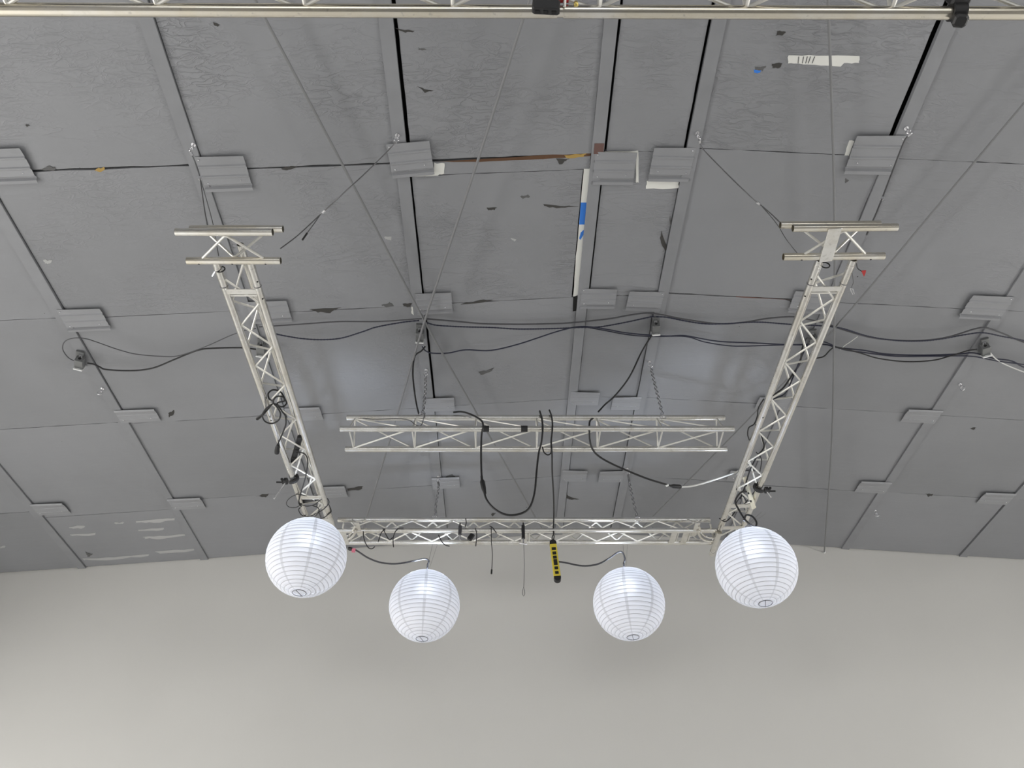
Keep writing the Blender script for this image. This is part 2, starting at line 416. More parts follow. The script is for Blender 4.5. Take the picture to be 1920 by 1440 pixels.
# corrugated cover plates screwed over the board joints beside each purlin
def plate(u, v, w=.36, l=.30, off=.022, ang=0, ribs=True, droop=.012, shape=1):
    c = at_c(u, v, off); dirx = 1 if c.x < XR else -1
    R = Matrix.Rotation(math.atan(SL)*(-1 if c.x < XR-HW else (1 if c.x > XR+HW else 0)), 3, 'Y') @ rotz(math.radians(ang))
    # profile along y: edge lip, flat, rib, flat, rib, flat, deep fold, lip
    if ribs:
        pr = [(-.5, 0), (-.26, .000), (-.235, -.010), (-.20, -.010), (-.175, 0), (.03, 0), (.055, -.010), (.09, -.010), (.115, 0),
              (.30, -.002), (.335, .012), (.375, .012), (.41, -.010), (.5, -.008)]
    else:
        pr = [(-.5, .0), (-.42, -.012), (-.40, 0), (-.1, 0), (-.08, -.003), (-.06, 0), (.2, 0), (.22, -.003), (.24, 0), (.5, .004)]
    vs = []
    n = len(pr)
    for sx in (-1, 0, 1):
        for (py, pz) in pr: vs.append(c + R @ Vector((sx*w/2, py*l, pz+(-droop*(sx*dirx+1)/2 if py < -.3 else 0))))
    vs += [p+Vector((0, 0, .0025)) for p in vs]
    k = 3*n; fs = []
    for a in range(2):
        for b in range(n-1):
            q = (a*n+b, a*n+b+1, (a+1)*n+b+1, (a+1)*n+b)
            fs += [q, tuple(reversed([i+k for i in q]))]
    ring = [a*n for a in range(3)]+[2*n+b for b in range(1, n)]+[a*n+n-1 for a in (1, 0)]+[b for b in range(n-2, 0, -1)]
    for p, q in zip(ring, ring[1:]+ring[:1]): fs.append((p, q, q+k, p+k))
    ob = MB().add(vs, fs).build('cover_plate', M_PLATE, CEIL, smooth=False)
    sc = MB()
    for sx, sy in ((-.44, -.42), (.3, .2), (-.4, .25)):
        sc.sphere(c+R @ Vector((sx*w*dirx, sy*l, -.003)), .006, 8, 5)
    sc.build('screw', M_ZINC, ob)
    return ob
for a in [(8, 312, .36, .29), (421, 326, .36, .30), (770, 299, .33, .29, .026, -4), (1152, 316, .33, .29), (1259, 309, .33, .30, .022, 1), (1640, 291, .37, .33, .026, -2),
          (158, 600, .37, .26), (505, 585, .36, .26), (814, 569, .33, .25), (1122, 560, .33, .24), (1209, 565, .33, .24, .022, 3), (1521, 567, .36, .26), (1849, 577, .37, .28, .026, 1)]:
    plate(*a)
for a in [(258, 780, .40, .20), (570, 777, .36, .22), (823, 759, .33, .22), (1096, 748, .31, .22), (1174, 757, .31, .22), (1449, 757, .33, .20), (1728, 781, .36, .22),
          (350, 945, .38, .24), (95, 955, .36, .24), (622, 923, .34, .24), (836, 906, .33, .24), (1077, 893, .30, .24), (1146, 894, .30, .24), (1392, 893, .33, .22), (1637, 914, .36, .24), (1868, 935, .36, .24)]:
    plate(*a, ribs=False)

# torn facing, bare board, tape and scuffs on the ceiling boards
def patch(name, pts, m, off=.002, th=.0015, label=None, rough=0, seed=0):
    rr = random.Random(seed+len(pts)*17+int(pts[0][0])); q = []
    if rough:
        for (a, b) in zip(pts, pts[1:]+pts[:1]):
            for t in (0, .25, .5, .75): q.append((a[0]+(b[0]-a[0])*t+rr.uniform(-rough, rough), a[1]+(b[1]-a[1])*t+rr.uniform(-rough, rough)))
    else: q = pts
    P = [at_c(u, v, off) for u, v in q]
    o = MB().prism(P, (0, 0, th)).build(name, m, CEIL, smooth=False)
    if label: o['label'] = label
    return o
patch('bare_board', [(1478, 104), (1530, 104), (1611, 105), (1611, 118), (1582, 119), (1576, 124), (1528, 122), (1499, 120), (1478, 119)], M_FOAM, label='torn white strip on the board near the top', rough=1)
for i, u in enumerate((1497, 1506, 1513, 1519, 1527)):
    patch('print_line', [(u, 106), (u+1.6, 106), (u+.2-i, 119), (u-1.2-i, 119)], M_SMUDGE, off=.004, th=.001)
patch('bare_board', [(1096, 293), (1107, 293), (1102, 375), (1088, 552), (1075, 556), (1080, 480), (1087, 410)], M_FOAM, off=-.004, label='white bare edge strip beside the ridge purlin', rough=.6)
patch('blue_film', [(1089, 380), (1101, 380), (1098, 421), (1086, 421)], M_BLUE, off=-.0025, label='blue film on the white edge strip')
patch('blue_film', [(1096, 430), (1096, 437), (1088, 450), (1086, 447), (1089, 436)], M_BLUE, off=-.0025)
patch('dark_hole', [(1075, 557), (1085, 555), (1084, 582), (1074, 584)], M_VOID, off=.004)
patch('bare_board', [(769, 330), (815, 330), (833, 326), (833, 306), (814, 306), (812, 327), (775, 333)], M_FOAM, off=.0025, rough=1)
patch('bare_board', [(1133, 284), (1197, 283), (1197, 342), (1192, 342), (1192, 290), (1133, 289)], M_FOAM, off=.0025, rough=.8)
patch('bare_board', [(1213, 338), (1274, 339), (1272, 353), (1211, 354)], M_FOAM, off=.0025, rough=1.5)
patch('bare_board', [(1592, 264), (1602, 264), (1592, 292), (1583, 292)], M_FOAM, off=.0025, rough=1)
patch('bare_board', [(772, 575), (778, 577), (777, 591), (771, 588)], M_FOAM, off=.0025, rough=1)
patch('brown_primer', [(1115, 269), (1133, 269), (1131, 289), (1113, 289)], M_BROWN, off=.0185, label='small brown unpainted square on purlin')
patch('brown_primer', [(1650, 322), (1667, 322), (1664, 328), (1648, 327)], M_BROWN, off=.02)
patch('rusty_strip', [(818, 303), (960, 295), (1107, 285.5), (1107, 292), (1040, 297), (960, 300), (880, 304)], M_RUST, off=.001, rough=.7, label='rusty steel showing through an open board joint')
patch('yellow_foam', [(1058, 292), (1100, 288), (1092, 295), (1062, 297)], M_FOAMY, off=.003, rough=1.2)
patch('rusty_strip', [(1380, 555), (1481, 562), (1481, 565), (1380, 558)], M_BROWN, off=.001)
patch('torn_facing', [(1043, 298), (1068, 297), (1062, 302), (1050, 308)], M_TEAR, off=.002, rough=1.5)
patch('yellow_foam', [(176, 318), (194, 314), (198, 318), (185, 322)], M_FOAMY, off=.003, rough=2)
TEARS = [[(78, 318), (92, 311), (105, 315), (100, 321)], [(528, 315), (545, 312), (560, 312), (545, 318), (530, 319)], [(1018, 384), (1050, 386), (1085, 387), (1060, 390), (1030, 389)],
 [(975, 368), (990, 365), (994, 370), (980, 373)], [(913, 390), (932, 389), (928, 393), (915, 394)], [(400, 43), (412, 46), (408, 51), (402, 47)], [(784, 90), (800, 92), (796, 95), (786, 93)],
 [(740, 53), (760, 56), (778, 59), (760, 61)], [(784, 162), (800, 169), (812, 171), (796, 173)], [(715, 572), (730, 567), (740, 573), (724, 576)], [(755, 570), (772, 569), (770, 575), (757, 575)],
 [(865, 570), (900, 563), (925, 563), (900, 568)], [(898, 698), (915, 694), (926, 690), (918, 698), (902, 704)], [(316, 775), (327, 769), (325, 778), (316, 782)], [(650, 916), (680, 911), (678, 918), (652, 920)],
 [(835, 894), (846, 889), (854, 893), (848, 897), (838, 899)], [(1060, 924), (1066, 930), (1086, 937), (1068, 937), (1061, 934)], [(920, 964), (930, 961), (924, 968)], [(160, 1035), (174, 1039), (164, 1045)],
 [(1457, 58), (1474, 60), (1468, 66), (1455, 67)], [(1447, 119), (1466, 119), (1462, 128), (1449, 127)], [(1416, 126), (1436, 125), (1430, 133), (1417, 131)], [(1818, 803), (1830, 801), (1826, 806)],
 [(1240, 432), (1252, 470), (1248, 472), (1238, 450)], [(1256, 405), (1262, 430), (1258, 432)], [(48, 232), (55, 235), (50, 240)], [(1735, 926), (1750, 927), (1742, 932)], [(1585, 335), (1592, 338), (1585, 343)],
 [(1470, 560), (1500, 566), (1492, 570)], [(580, 580), (640, 577), (618, 586), (595, 585)], [(1330, 1000), (1350, 1003), (1340, 1006)], [(480, 930), (505, 925), (500, 932)]]
for i, t in enumerate(TEARS): patch('torn_facing', t, M_TEAR if i % 3 else M_SMUDGE, off=.003, rough=1.2, seed=i)
patch('blue_scrap', [(1414, 131), (1428, 132), (1424, 137), (1415, 137)], M_BLUE, off=.002, rough=1)
for t in [[(130, 988), (160, 985), (158, 990), (132, 991)], [(215, 980), (231, 979), (231, 982), (216, 983)], [(255, 976), (300, 974), (328, 972), (326, 976), (290, 980), (256, 980)], [(258, 994), (308, 990), (306, 994), (262, 996)],
          [(268, 1006), (310, 1004), (348, 1001), (346, 1005), (300, 1010), (272, 1010)], [(155, 1048), (215, 1044), (280, 1038), (278, 1042), (215, 1049), (160, 1050)], [(290, 1035), (364, 1029), (364, 1033), (300, 1037)],
          [(132, 1003), (180, 1000), (178, 1004), (134, 1005)], [(720, 444), (734, 443), (732, 450), (722, 448)], [(958, 446), (970, 448), (964, 453)], [(80, 487), (98, 489), (94, 495), (84, 493)], [(0, 1024), (9, 1024), (8, 1028), (0, 1028)]]:
    patch('paint_scrape', t, M_CHIP, off=.0025, rough=1.3)

# ------------------------------------------------------------------ trusses
def truss(name, label, p0, p1, cc, r, pattern='V', pitch=.42, rod=.008, group=None, phase=0.0, cuts=(), M_ALU=M_ALU):
    p0, p1 = Vector(p0), Vector(p1); a = (p1-p0).normalized(); L = (p1-p0).length
    s = a.cross(Vector((0, 0, 1))).normalized(); up = s.cross(a).normalized(); h = cc*.866
    t = thing(name, (p0+p1)/2, label, 'truss', group)
    off = [-s*cc/2, s*cc/2, up*h]
    ch = []
    for o in off:
        segs = [0]+list(cuts)+[L]
        for x0, x1 in zip(segs, segs[1:]):
            g0 = .0 if x0 == 0 else .012; g1 = .0 if x1 == L else .012
            ch.append(MB().pipe(p0+o+a*(x0+g0), p0+o+a*(x1-g1), r).build('chord', M_ALU, t))
        for x in cuts:
            MB().pipe(p0+o+a*(x-.05), p0+o+a*(x+.05), r*.86, n=16).build('coupler', M_ALU, t)
    for fi, (i, j) in enumerate(((0, 1), (0, 2), (1, 2))):
        d = (off[j]-off[i]).normalized(); A = off[i]+d*r*.9; B = off[j]-d*r*.9
        if pattern == 'V':
            n = int((L-.1)/(pitch/2)); x = (L-n*pitch/2)/2 + (phase if fi == 0 else 0)
            pts = []
            for k in range(n+1):
                xx = min(max(x+k*pitch/2, .03), L-.03)
                pts.append(p0+a*xx+(A if (k+fi) % 2 == 0 else B))
            MB().tube(bend(pts, .022), rod, 8).build('lacing_rod', M_ALUROD, t)
        else:
            n = max(1, round((L-.2)/pitch)); x = (L-n*pitch)/2; fl = fi == 2
            for k in range(n+1):
                P, Q = (A, B) if fi != 1 else (B, A)
                if fl: P, Q = Q, P
                x0 = x+k*pitch; pts = [p0+a*(x0-.01)+Q, p0+a*x0+P]
                if k < n: pts = [p0+a*x0+Q, p0+a*x0+P, p0+a*(x0+.012)+P, p0+a*(x0+pitch-.05)+Q]
                MB().tube(bend(pts, .03), rod, 8).build('brace_rod', M_ALUROD, t)
    return dict(o=t, p0=p0, a=a, s=s, up=up, L=L, cc=cc, r=r, h=h)
def spacer(T, x, w=.045, side=(0, 1)):
    p = T['p0']+T['a']*x; R = Matrix((T['s'], T['a'], T['up'])).transposed()
    MB().rbox(p-T['up']*(T['r']*.75), (T['cc']-T['r']*.9, w, .008), R, .002).build('spacer_plate', M_ALU, T['o'], smooth=False)
    MB().tube([p-T['s']*(T['cc']/2-.02)+T['a']*.05+T['up']*.0, p+T['s']*(T['cc']/2-.02)+T['a']*.05], .009).build('cross_bar', M_ALUROD, T['o'])
def collar(T, x, k, w=.03, m=None):
    o = [-T['s']*T['cc']/2, T['s']*T['cc']/2, T['up']*T['h']][k]; p = T['p0']+T['a']*x+o
    MB().pipe(p-T['a']*w/2, p+T['a']*w/2, T['r']*1.06, .003, depth=.005).build('collar', m or M_ALU, T['o'])
def holes(T, xs, k, ang=-60):
    o = [-T['s']*T['cc']/2, T['s']*T['cc']/2, T['up']*T['h']][k]; an = math.radians(ang)
    d = T['s']*math.cos(an)+T['up']*math.sin(an)
    for x in xs:
        p = T['p0']+T['a']*x+o+d*T['r']
        MB().tube([p-d*.003, p+d*.0006], .0065, 10).build('bolt_hole', M_VOID, T['o'], smooth=False)
ZU = 1.6+3.93
CCU, RU = .228, .0254
# side legs of the U-shaped frame (running away from the camera)
lp0, lp1 = at_z(440.5, 503, ZU), at_z(589, 947, ZU)
la = (lp1-lp0).normalized(); lp0 = lp0-la*.05; lp1 = lp0+la*(6.46-lp0.y)/la.y
TL = truss('triangular_truss', 'silver triangular truss running toward the end wall above the left-hand outer lantern', lp0, lp1, CCU, RU, group='trusses of the hanging U frame')
rp0, rp1 = at_z(1564, 498, ZU), at_z(1387, 950, ZU)
ra = (rp1-rp0).normalized(); rp0 = rp0-ra*.05; rp1 = rp0+ra*(6.62-rp0.y)/ra.y
TR = truss('triangular_truss', 'silver triangular truss running toward the end wall above the right-hand outer lantern', rp0, rp1, CCU, RU, group='trusses of the hanging U frame')
fp0, fp1 = at_z(628, 1006, ZU), at_z(1338, 1006, ZU)
TF = truss('cross_truss', 'silver truss spanning the end wall side of the frame, above the two middle lanterns', fp0, fp1, CCU, RU, group='trusses of the hanging U frame', pitch=.42)
# short T ends
def tend(ua, ub, va, vb, label):
    a0, a1 = at_z(ua, va, ZU), at_z(ub, vb, ZU)
    return truss('truss_stub', label, a0, a1, CCU, RU, pitch=.40, rod=.009, group='short T ends of the U frame', M_ALU=M_ALUD)
T1 = tend(340.5, 519, 462.5, 462.5, 'short dirty silver T end without a plate on the left side truss')
T2 = tend(1477.5, 1669.5, 455, 453.5, 'short silver T end with a strapped plate on the right side truss')
holes(T1, (.08, .30, .52), 0, -120); holes(T2, (.12, .28, .58), 0, -120)
for T in (TL, TR):
    for k in (0, 1): collar(T, .05, k, .02); collar(T, .20, k, .006, M_STEEL)
    spacer(T, .235); spacer(T, T['L']-.72); spacer(T, T['L']-.33)
    holes(T, (.15, .30), 1 if T is TL else 0, -50 if T is TL else -130); holes(T, (1.6,), 0, -80)
for x in (.10, 1.95*.98, TF['L']-.42, TF['L']-.30):
    spacer(TF, x, .06)
# bare plate strapped over the right T end
pl0, pl1 = at_z(1565, 432, ZU-.03), at_z(1549, 487, ZU-.03)
MB().rbox((pl0+pl1)/2, ((pl1-pl0).length+.03, .085, .006), frame(pl1-pl0, (0, 0, 1)), .002).build('strap_plate', M_ALU, T2['o'], smooth=False)
# hanging middle truss
ZM = 1.6+4.05
m0, m1 = at_z(638, 804, ZM), at_z(1376, 804, ZM)
CCM = .285; sy = Vector((0, CCM/2, 0))
TM = truss('hanging_truss', 'loose silver triangular truss hanging on chains in the middle of the frame', m0+sy, m1+sy, CCM, .0262, 'N', .545, .0075)
# black tape wraps on its front chord
for u in (911, 983):
    q = at_z(u, 804, ZM); x = (q-TM['p0']).dot(TM['a'])
    c = TM['p0']+TM['a']*x+TM['s']*(-CCM/2 if (TM['s'].y > 0) else CCM/2)
    MB().pipe(c-TM['a']*.028, c+TM['a']*.028, .028, .0015, depth=.004).build('tape_wrap', M_BLACK, TM['o'])
# long truss crossing right above the camera
ZN = 1.6+3.0
n0, n1 = at_z(-900, 14.5, ZN), at_z(2820, 28.5, ZN); CCN = .285
na = (n1-n0).normalized(); cut = (at_z(1050, 22, ZN)-n0).dot(na)
TN = truss('lighting_truss', 'long weathered silver truss crossing the whole top edge of the view', n0-Vector((0, CCN/2, 0)), n1-Vector((0, CCN/2, 0)), CCN, .0254, 'N', .57, .008, cuts=(cut,), M_ALU=M_ALUD)

# corner fittings: bent tube brackets where the side trusses meet the cross truss
def corner(label, uv, sgn, T):
    t = thing('corner_bracket', at_z(*uv[0], ZU), label, 'bracket', 'corner brackets of the U frame')
    P = [at_z(u, v, ZU-.01) for u, v in uv]
    MB().tube(spline(P, 8), .016, 10).build('bent_tube', M_ALU, t)
    MB().tube(spline([p+Vector((0, -.07, -.004)) for p in P], 8), .010, 10).build('bent_tube', M_ALU, t)
    c = P[-1]
    MB().rbox(c+Vector((sgn*.02, 0, .0)), (.05, .24, .006), frame((1, 0, 0), (0, 0, 1)), .002).build('bracket_plate', M_ALU, t, smooth=False)
    MB().tube([P[0]+Vector((0, .1, .03)), P[-1]+Vector((sgn*-.12, -.06, .03))], .009).build('tie_bar', M_ALUROD, t)
    MB().tube([c+Vector((0, -.08, .02)), c+Vector((sgn*-.06, .02, .12))], .008).build('tie_bar', M_ALUROD, t)
    MB().tube([c+Vector((sgn*.06, -.1, .02)), c+Vector((sgn*.08, .0, .12))], .008).build('tie_bar', M_ALUROD, t)
    for k in range(3):
        MB().sphere(P[0].lerp(P[-1], .25+.3*k)+Vector((0, 0, -.016)), .009, 8, 6).build('bolt', M_ZINC, t)
    return t
corner('bent tube corner bracket beside the left-hand outer lantern', [(633, 1014), (650, 1012), (662, 1004), (668, 992)], 1, TL)
corner('bent tube corner bracket beside the right-hand outer lantern', [(1345, 1014), (1325, 1014), (1313, 1006), (1308, 993)], -1, TR)
e0 = at_z(1349, 998, ZU-.06); e1 = at_z(1335, 1038, ZU-.06)
t = thing('loose_spigot', (e0+e1)/2, 'short tube end poking out below the right end of the cross truss', 'tube')
MB().pipe(e0, e1, .026).build('tube_body', M_ALU, t)
MB().pipe(e1-(e1-e0).normalized()*.05, e1+(e1-e0).normalized()*.01, .030, .004).build('end_collar', M_ALU, t)

# ------------------------------------------------------------------ paper lanterns
def lantern(u, v, d, R, label, hang, rot=0.0, power=55):
    dr = ray(u, v); c = EYE+dr*d
    t = thing('paper_lantern', c-Vector((0, 0, R)), label, 'lantern', 'white paper lanterns')
    G, NB = 8, 24                       # gores, ribs
    a_top, a_bot = math.asin(.26), math.pi-math.asin(.165)
    sw = .075                           # half angle of a glued seam strip, radians, at the equator
    K = 4
    prof = []
    for i in range(NB*K+1):
        al = a_top+(a_bot-a_top)*i/(NB*K); ph = (i % K)/K
        bulge = math.sin(math.pi*ph)
        prof.append((al, R*(.988+.012*bulge)))
    ribw = 0.0
    def pt(al, rr, th): return c+Vector((rr*math.sin(al)*math.cos(th), rr*math.sin(al)*math.sin(th), rr*math.cos(al)))
    paper_mb = MB()
    for g in range(G):
        th0 = rot+g*2*math.pi/G
        for (lo, hi, nseg, mb) in ((sw*.5, 2*math.pi/G-sw*.5, 6, paper_mb), ):
            vs = []; fs = []
            for (al, rr) in prof:
                for k in range(nseg+1): vs.append(pt(al, rr, th0+lo+(hi-lo)*k/nseg))
            n = nseg+1
            for i in range(len(prof)-1):
                for k in range(nseg): fs.append((i*n+k, (i+1)*n+k, (i+1)*n+k+1, i*n+k+1))
            mb.add(vs, fs)
    shade = paper_mb.build('paper_shade', M_PAPER, t)
    for g in range(G):
        th0 = rot+g*2*math.pi/G; vs = []; fs = []
        w = sw*(.35+.65*((g*37) % 10)/10)
        for (al, rr) in prof:
            for th in (th0-sw*.5-.004, th0, th0+sw*.5+.004): vs.append(pt(al, rr+.0006, th))
        for i in range(len(prof)-1):
            for k in range(2): fs.append((i*3+k, i*3+3+k, i*3+3+k+1, i*3+k+1))
        MB().add(vs, fs).build('seam_strip', M_PAPER2, t)
    ribs = MB()
    for i in range(0, NB+1):
        al, rr = prof[i*K]
        vs = []; fs = []; n = 64; da = .0022/R
        for s in (-1, 1):
            for k in range(n): vs.append(pt(al+s*da, rr+.0012, 2*math.pi*k/n))
        for k in range(n): fs.append((k, n+k, n+(k+1) % n, (k+1) % n))
        ribs.add(vs, fs)
    ribs.build('wire_ribs', M_RIB, shade)
    zb = c.z+R*math.cos(a_bot); rb = R*math.sin(a_bot)
    MB().torus((c.x, c.y, zb), (0, 0, 1), rb, .0026, 32, 6).build('bottom_ring', M_STEEL, t)
    vs = [Vector((c.x, c.y, zb+.002))]+[Vector((c.x+rb*.97*math.cos(2*math.pi*k/32), c.y+rb*.97*math.sin(2*math.pi*k/32), zb+.004)) for k in range(32)]
    MB().add(vs, [(0, 1+(k+1) % 32, 1+k) for k in range(32)]).build('bottom_disc', M_PAPER, t)
    MB().tube([(c.x-rb*.3, c.y-rb, zb-.003), (c.x+rb*.25, c.y+rb, zb-.003)], .0026, 6).build('bottom_wire', M_STEEL, t)
    zt = c.z+R*math.cos(a_top); rt = R*math.sin(a_top)
    MB().torus((c.x, c.y, zt), (0, 0, 1), rt, .004, 32, 6).build('top_ring', M_WPLAST, t)
    MB().torus((c.x, c.y, zt), (0, 1, 0), rt*.9, .004, 16, 6, 0, math.pi, (1, 0, 0)).build('hanging_bail', M_WPLAST, t)
    MB().tube([(c.x, c.y, zt+rt*.8), (c.x, c.y, c.z+.17)], .007).build('lamp_cord', M_GREYC, t)
    MB().tube([(c.x, c.y, c.z+.18), (c.x, c.y, c.z+.115)], .021, 14).build('lamp_socket', M_WPLAST, t)
    bl = MB().sphere((c.x, c.y, c.z+.115), .012, 12, 8).build('bulb', M_WPLAST, t)
    l = bpy.data.lights.new('lantern_bulb', 'POINT'); l.energy = power; l.color = (.76, .85, 1.0); l.shadow_soft_size = .045
    lo = bpy.data.objects.new('lantern_bulb', l); COL.objects.link(lo); lo.parent = t; lo.location = (0, -.03, R*1.40)
    MB().tube([Vector((c.x, c.y, zt+rt*.85)), hang], .0016, 6).build('hanging_wire', M_STEEL, t)
    MB().tube([Vector((c.x+.02, c.y, zt+rt*.85)), hang+Vector((.05, .02, 0))], .0012, 6).build('hanging_wire', M_STEEL, t)
    return c, zt+rt*.9
RL = .33
DL = 2*RL*F_PX
def dep(w): return DL/w
cL1, zL1 = lantern(575, 1044.5, dep(147.5), RL, 'white paper globe lantern below the left side truss, outermost left of four', Vector(at_z(585, 958, ZU)), .35)
cL2, zL2 = lantern(796, 1135, dep(132), RL, 'white paper globe lantern at middle left, fed by the cord with a pink tag', at_z(812, 1018, ZU)+Vector((0, 0, .02)), .1)
cL3, zL3 = lantern(1179, 1131.5, dep(133.5), RL, 'white paper globe lantern hanging in the middle right, fed from the yellow power strip', at_z(1168, 1018, ZU), .55)
cL4, zL4 = lantern(1417.5, 1063, dep(148.5), RL, 'white paper globe lantern below the right side truss, outermost right of four', at_z(1428, 960, ZU), .22)

# ------------------------------------------------------------------ roof bracing rods
def rod(label, pts, r=.0108, offs=.10):
    P = [at_c(u, v, offs if not isinstance(offs, (list, tuple)) else offs[i]) for i, (u, v) in enumerate(pts)]
    d0 = (P[0]-P[1]).normalized(); P = [P[0]+d0*2.4] + P              # on toward the rafter over the camera
    d1 = (P[-1]-P[-2]).normalized(); P.append(P[-1]+d1*max(.02, (Y_WALL-.30-P[-1].y)/d1.y))
    return tag(MB().tube(spline(P, 5), r, 10).build('brace_rod_tie', M_ROD), label, 'brace rod', 'diagonal roof bracing rods')
rod('grey bracing rod from top left crossing down toward the yellow power strip', [(470, -16), (497, 35), (648, 320), (798, 606), (905, 795), (1005, 972)], offs=.10)
rod('grey bracing rod from top centre slanting down left across the other rod', [(998, -16), (980, 38), (893, 310), (795, 606), (738, 800), (688, 968)], offs=.125)
rod('thin grey bracing rod slanting from the right edge down behind the right side truss', [(1960, 148), (1920, 194), (1745, 402), (1568, 612), (1400, 790), (1225, 968)], r=.0085, offs=.10)
o = MB(); P = [at_c(1552, -20, .10), at_c(1554, 36, .10), at_c(1561, 240, .11), at_c(1565, 430, .12), at_c(1564, 640, .12), at_c(1560, 820, .11), at_c(1551, 960, .10)]
P = [P[0]+(P[0]-P[1]).normalized()*2.4] + P
pe = at_y(1545.5, 1036, Y_WALL-.004); P += [P[-1].lerp(pe, .6), pe]
t = thing('wall_rod', pe, 'long grey rod running straight back over the right T end to the end wall', 'brace rod')
MB().tube(spline(P, 5), .010, 10).build('rod_shaft', M_ROD, t)
MB().sphere(pe+Vector((0, -.012, 0)), .016, 10, 8).build('wall_bolt', M_WPLAST, t)

# ------------------------------------------------------------------ junction boxes on the purlins
def jbox(u, v, label, yaw=0, cover=True, tilt=0):
    p = at_c(u, v, .016)
    t = thing('junction_box', p, label, 'junction box', 'junction boxes under the purlins')
    R = rotz(math.radians(yaw))
    MB().rbox(p+Vector((0, -.03, -.012)), (.07, .16, .024), R, .004).build('mounting_bracket', M_GALV, t, smooth=False)
    MB().rbox(p+Vector((0, 0, -.055)), (.075, .115, .075), R, .006).build('box_body', M_GALV, t, smooth=False)
    MB().tube([p+R @ Vector((-.0, -.0578, -.055)), p+R @ Vector((0, -.0590, -.055))], .014, 12).build('knockout', M_VOID, t, smooth=False)
    MB().tube([p+R @ Vector((.0, -.085, -.030)), p+R @ Vector((.0, -.055, -.030))], .016, 12).build('conduit_nut', M_ZINC, t)
    if cover:
        c = p+R @ Vector((0, .066, -.060))
        Rc = R @ Matrix.Rotation(math.radians(-24+tilt), 3, 'X')
        MB().rbox(c, (.078, .012, .12), Rc, .003).build('cover_plate', M_WPLAST, t, smooth=False)
        for s in (-1, 1): MB().rbox(c+Rc @ Vector((0, -.007, s*.028)), (.034, .004, .030), Rc, .002).build('outlet_face', M_WPLAST, t, smooth=False)
    return p
jbox(154, 672, 'metal junction box under the leftmost purlin with a looping grey wire', 22)
jbox(788, 622, 'metal junction box where the two crossing bracing rods meet', 4)
jbox(1228, 608, 'metal junction box with white outlet cover beside the ridge, right of centre', -6)
jbox(1842, 648, 'metal junction box with white outlet cover near the right edge', -24)
jbox(492, 648, 'metal junction box seen behind the lacing of the left side truss', 12)
jbox(1521, 632, 'metal junction box seen behind the lacing of the right side truss', -14, False)

# ------------------------------------------------------------------ cables along the ceiling
def cable(label, pts, r, m, cat='cable', name='cable', offs=.07, group=None, k=6, ribbed=False):
    n = len(pts); P = []
    for i, q in enumerate(pts):
        if isinstance(q, Vector): P.append(q)
        else: P.append(at_c(q[0], q[1], q[2] if len(q) > 2 else offs))
    Q = spline(P, k); rr = r
    if ribbed:
        Q2 = []; 
        for a, b in zip(Q, Q[1:]):
            L = (b-a).length; j = max(1, int(L/.012)); Q2 += [a.lerp(b, i/j) for i in range(j)]
        Q = Q2+[Q[-1]]; rr = [r*(1.0 if i % 2 else .72) for i in range(len(Q))]
    return tag(MB().tube(Q, rr, 8).build(name, m), label, cat, group)
GC = 'cables strung along the ceiling'
cable('thin grey wire looping at the leftmost junction box and running to the left side truss', [(150, 680), (130, 672), (118, 656), (121, 641), (138, 634), (160, 635), (183, 642), (220, 655), (255, 664), (300, 668), (335, 667), (385, 650), (430, 630), (458, 620), (480, 616)], .0045, M_GREYC, offs=.10, group=GC)
cable('thin grey wire from the left side truss to the crossing rods', [(486, 613), (533, 610), (590, 606), (640, 603), (707, 603), (757, 600), (783, 598), (800, 598)], .006, M_GREYC, offs=.08, group=GC)
cable('uppermost grey cable strung from the crossing rods past the ridge to the right edge', [(800, 598), (813, 599), (860, 603), (907, 607), (973, 608), (1030, 607), (1073, 605), (1140, 598), (1180, 591), (1213, 587), (1240, 590), (1280, 598), (1347, 607), (1397, 604), (1440, 597), (1487, 594), (1520, 600), (1547, 606), (1580, 618), (1640, 634), (1713, 639), (1773, 633), (1827, 617), (1850, 615), (1880, 625), (1930, 645), (2060, 680), (2200, 660)], .0075, M_GREYC, offs=.07, group=GC)
cable('black ribbed flexible conduit between the left side truss and the crossing rods', [(505, 622), (525, 628), (567, 635), (605, 637), (640, 634), (680, 622), (707, 613), (757, 604), (786, 601)], .0075, M_NAVY, offs=.075, group=GC, ribbed=True)
cable('black ribbed flexible conduit from the crossing rods to the box beside the ridge', [(800, 605), (820, 610), (873, 613), (920, 614), (973, 617), (1040, 616), (1085, 614), (1123, 613), (1170, 605), (1207, 597), (1226, 593)], .0075, M_NAVY, offs=.07, group=GC, ribbed=True)
cable('black ribbed flexible conduit from the ridge box past the right side truss', [(1230, 594), (1250, 595), (1280, 601), (1320, 607), (1360, 607), (1420, 604), (1480, 608), (1540, 611), (1580, 616), (1630, 631), (1687, 639), (1747, 638), (1813, 627), (1843, 624), (1880, 631), (1930, 641), (2050, 672), (2200, 664)], .0075, M_NAVY, offs=.075, group=GC, ribbed=True)
cable('dark blue cable sagging from the crossing rods past the ridge to the right truss', [(792, 650), (797, 657), (810, 662), (840, 662), (873, 656), (920, 657), (973, 645), (1040, 623), (1080, 613), (1107, 613), (1140, 618), (1173, 624), (1213, 628), (1250, 630), (1280, 629), (1300, 632), (1347, 640), (1413, 643), (1473, 646), (1515, 646)], .0065, M_NAVY, offs=.08, group=GC)
cable('second dark blue cable running beside the ridge box into the right side truss', [(1090, 612), (1130, 619), (1180, 628), (1225, 631), (1285, 631), (1320, 641), (1363, 648), (1397, 649), (1463, 647), (1515, 647)], .0055, M_NAVY, offs=.06, group=GC)
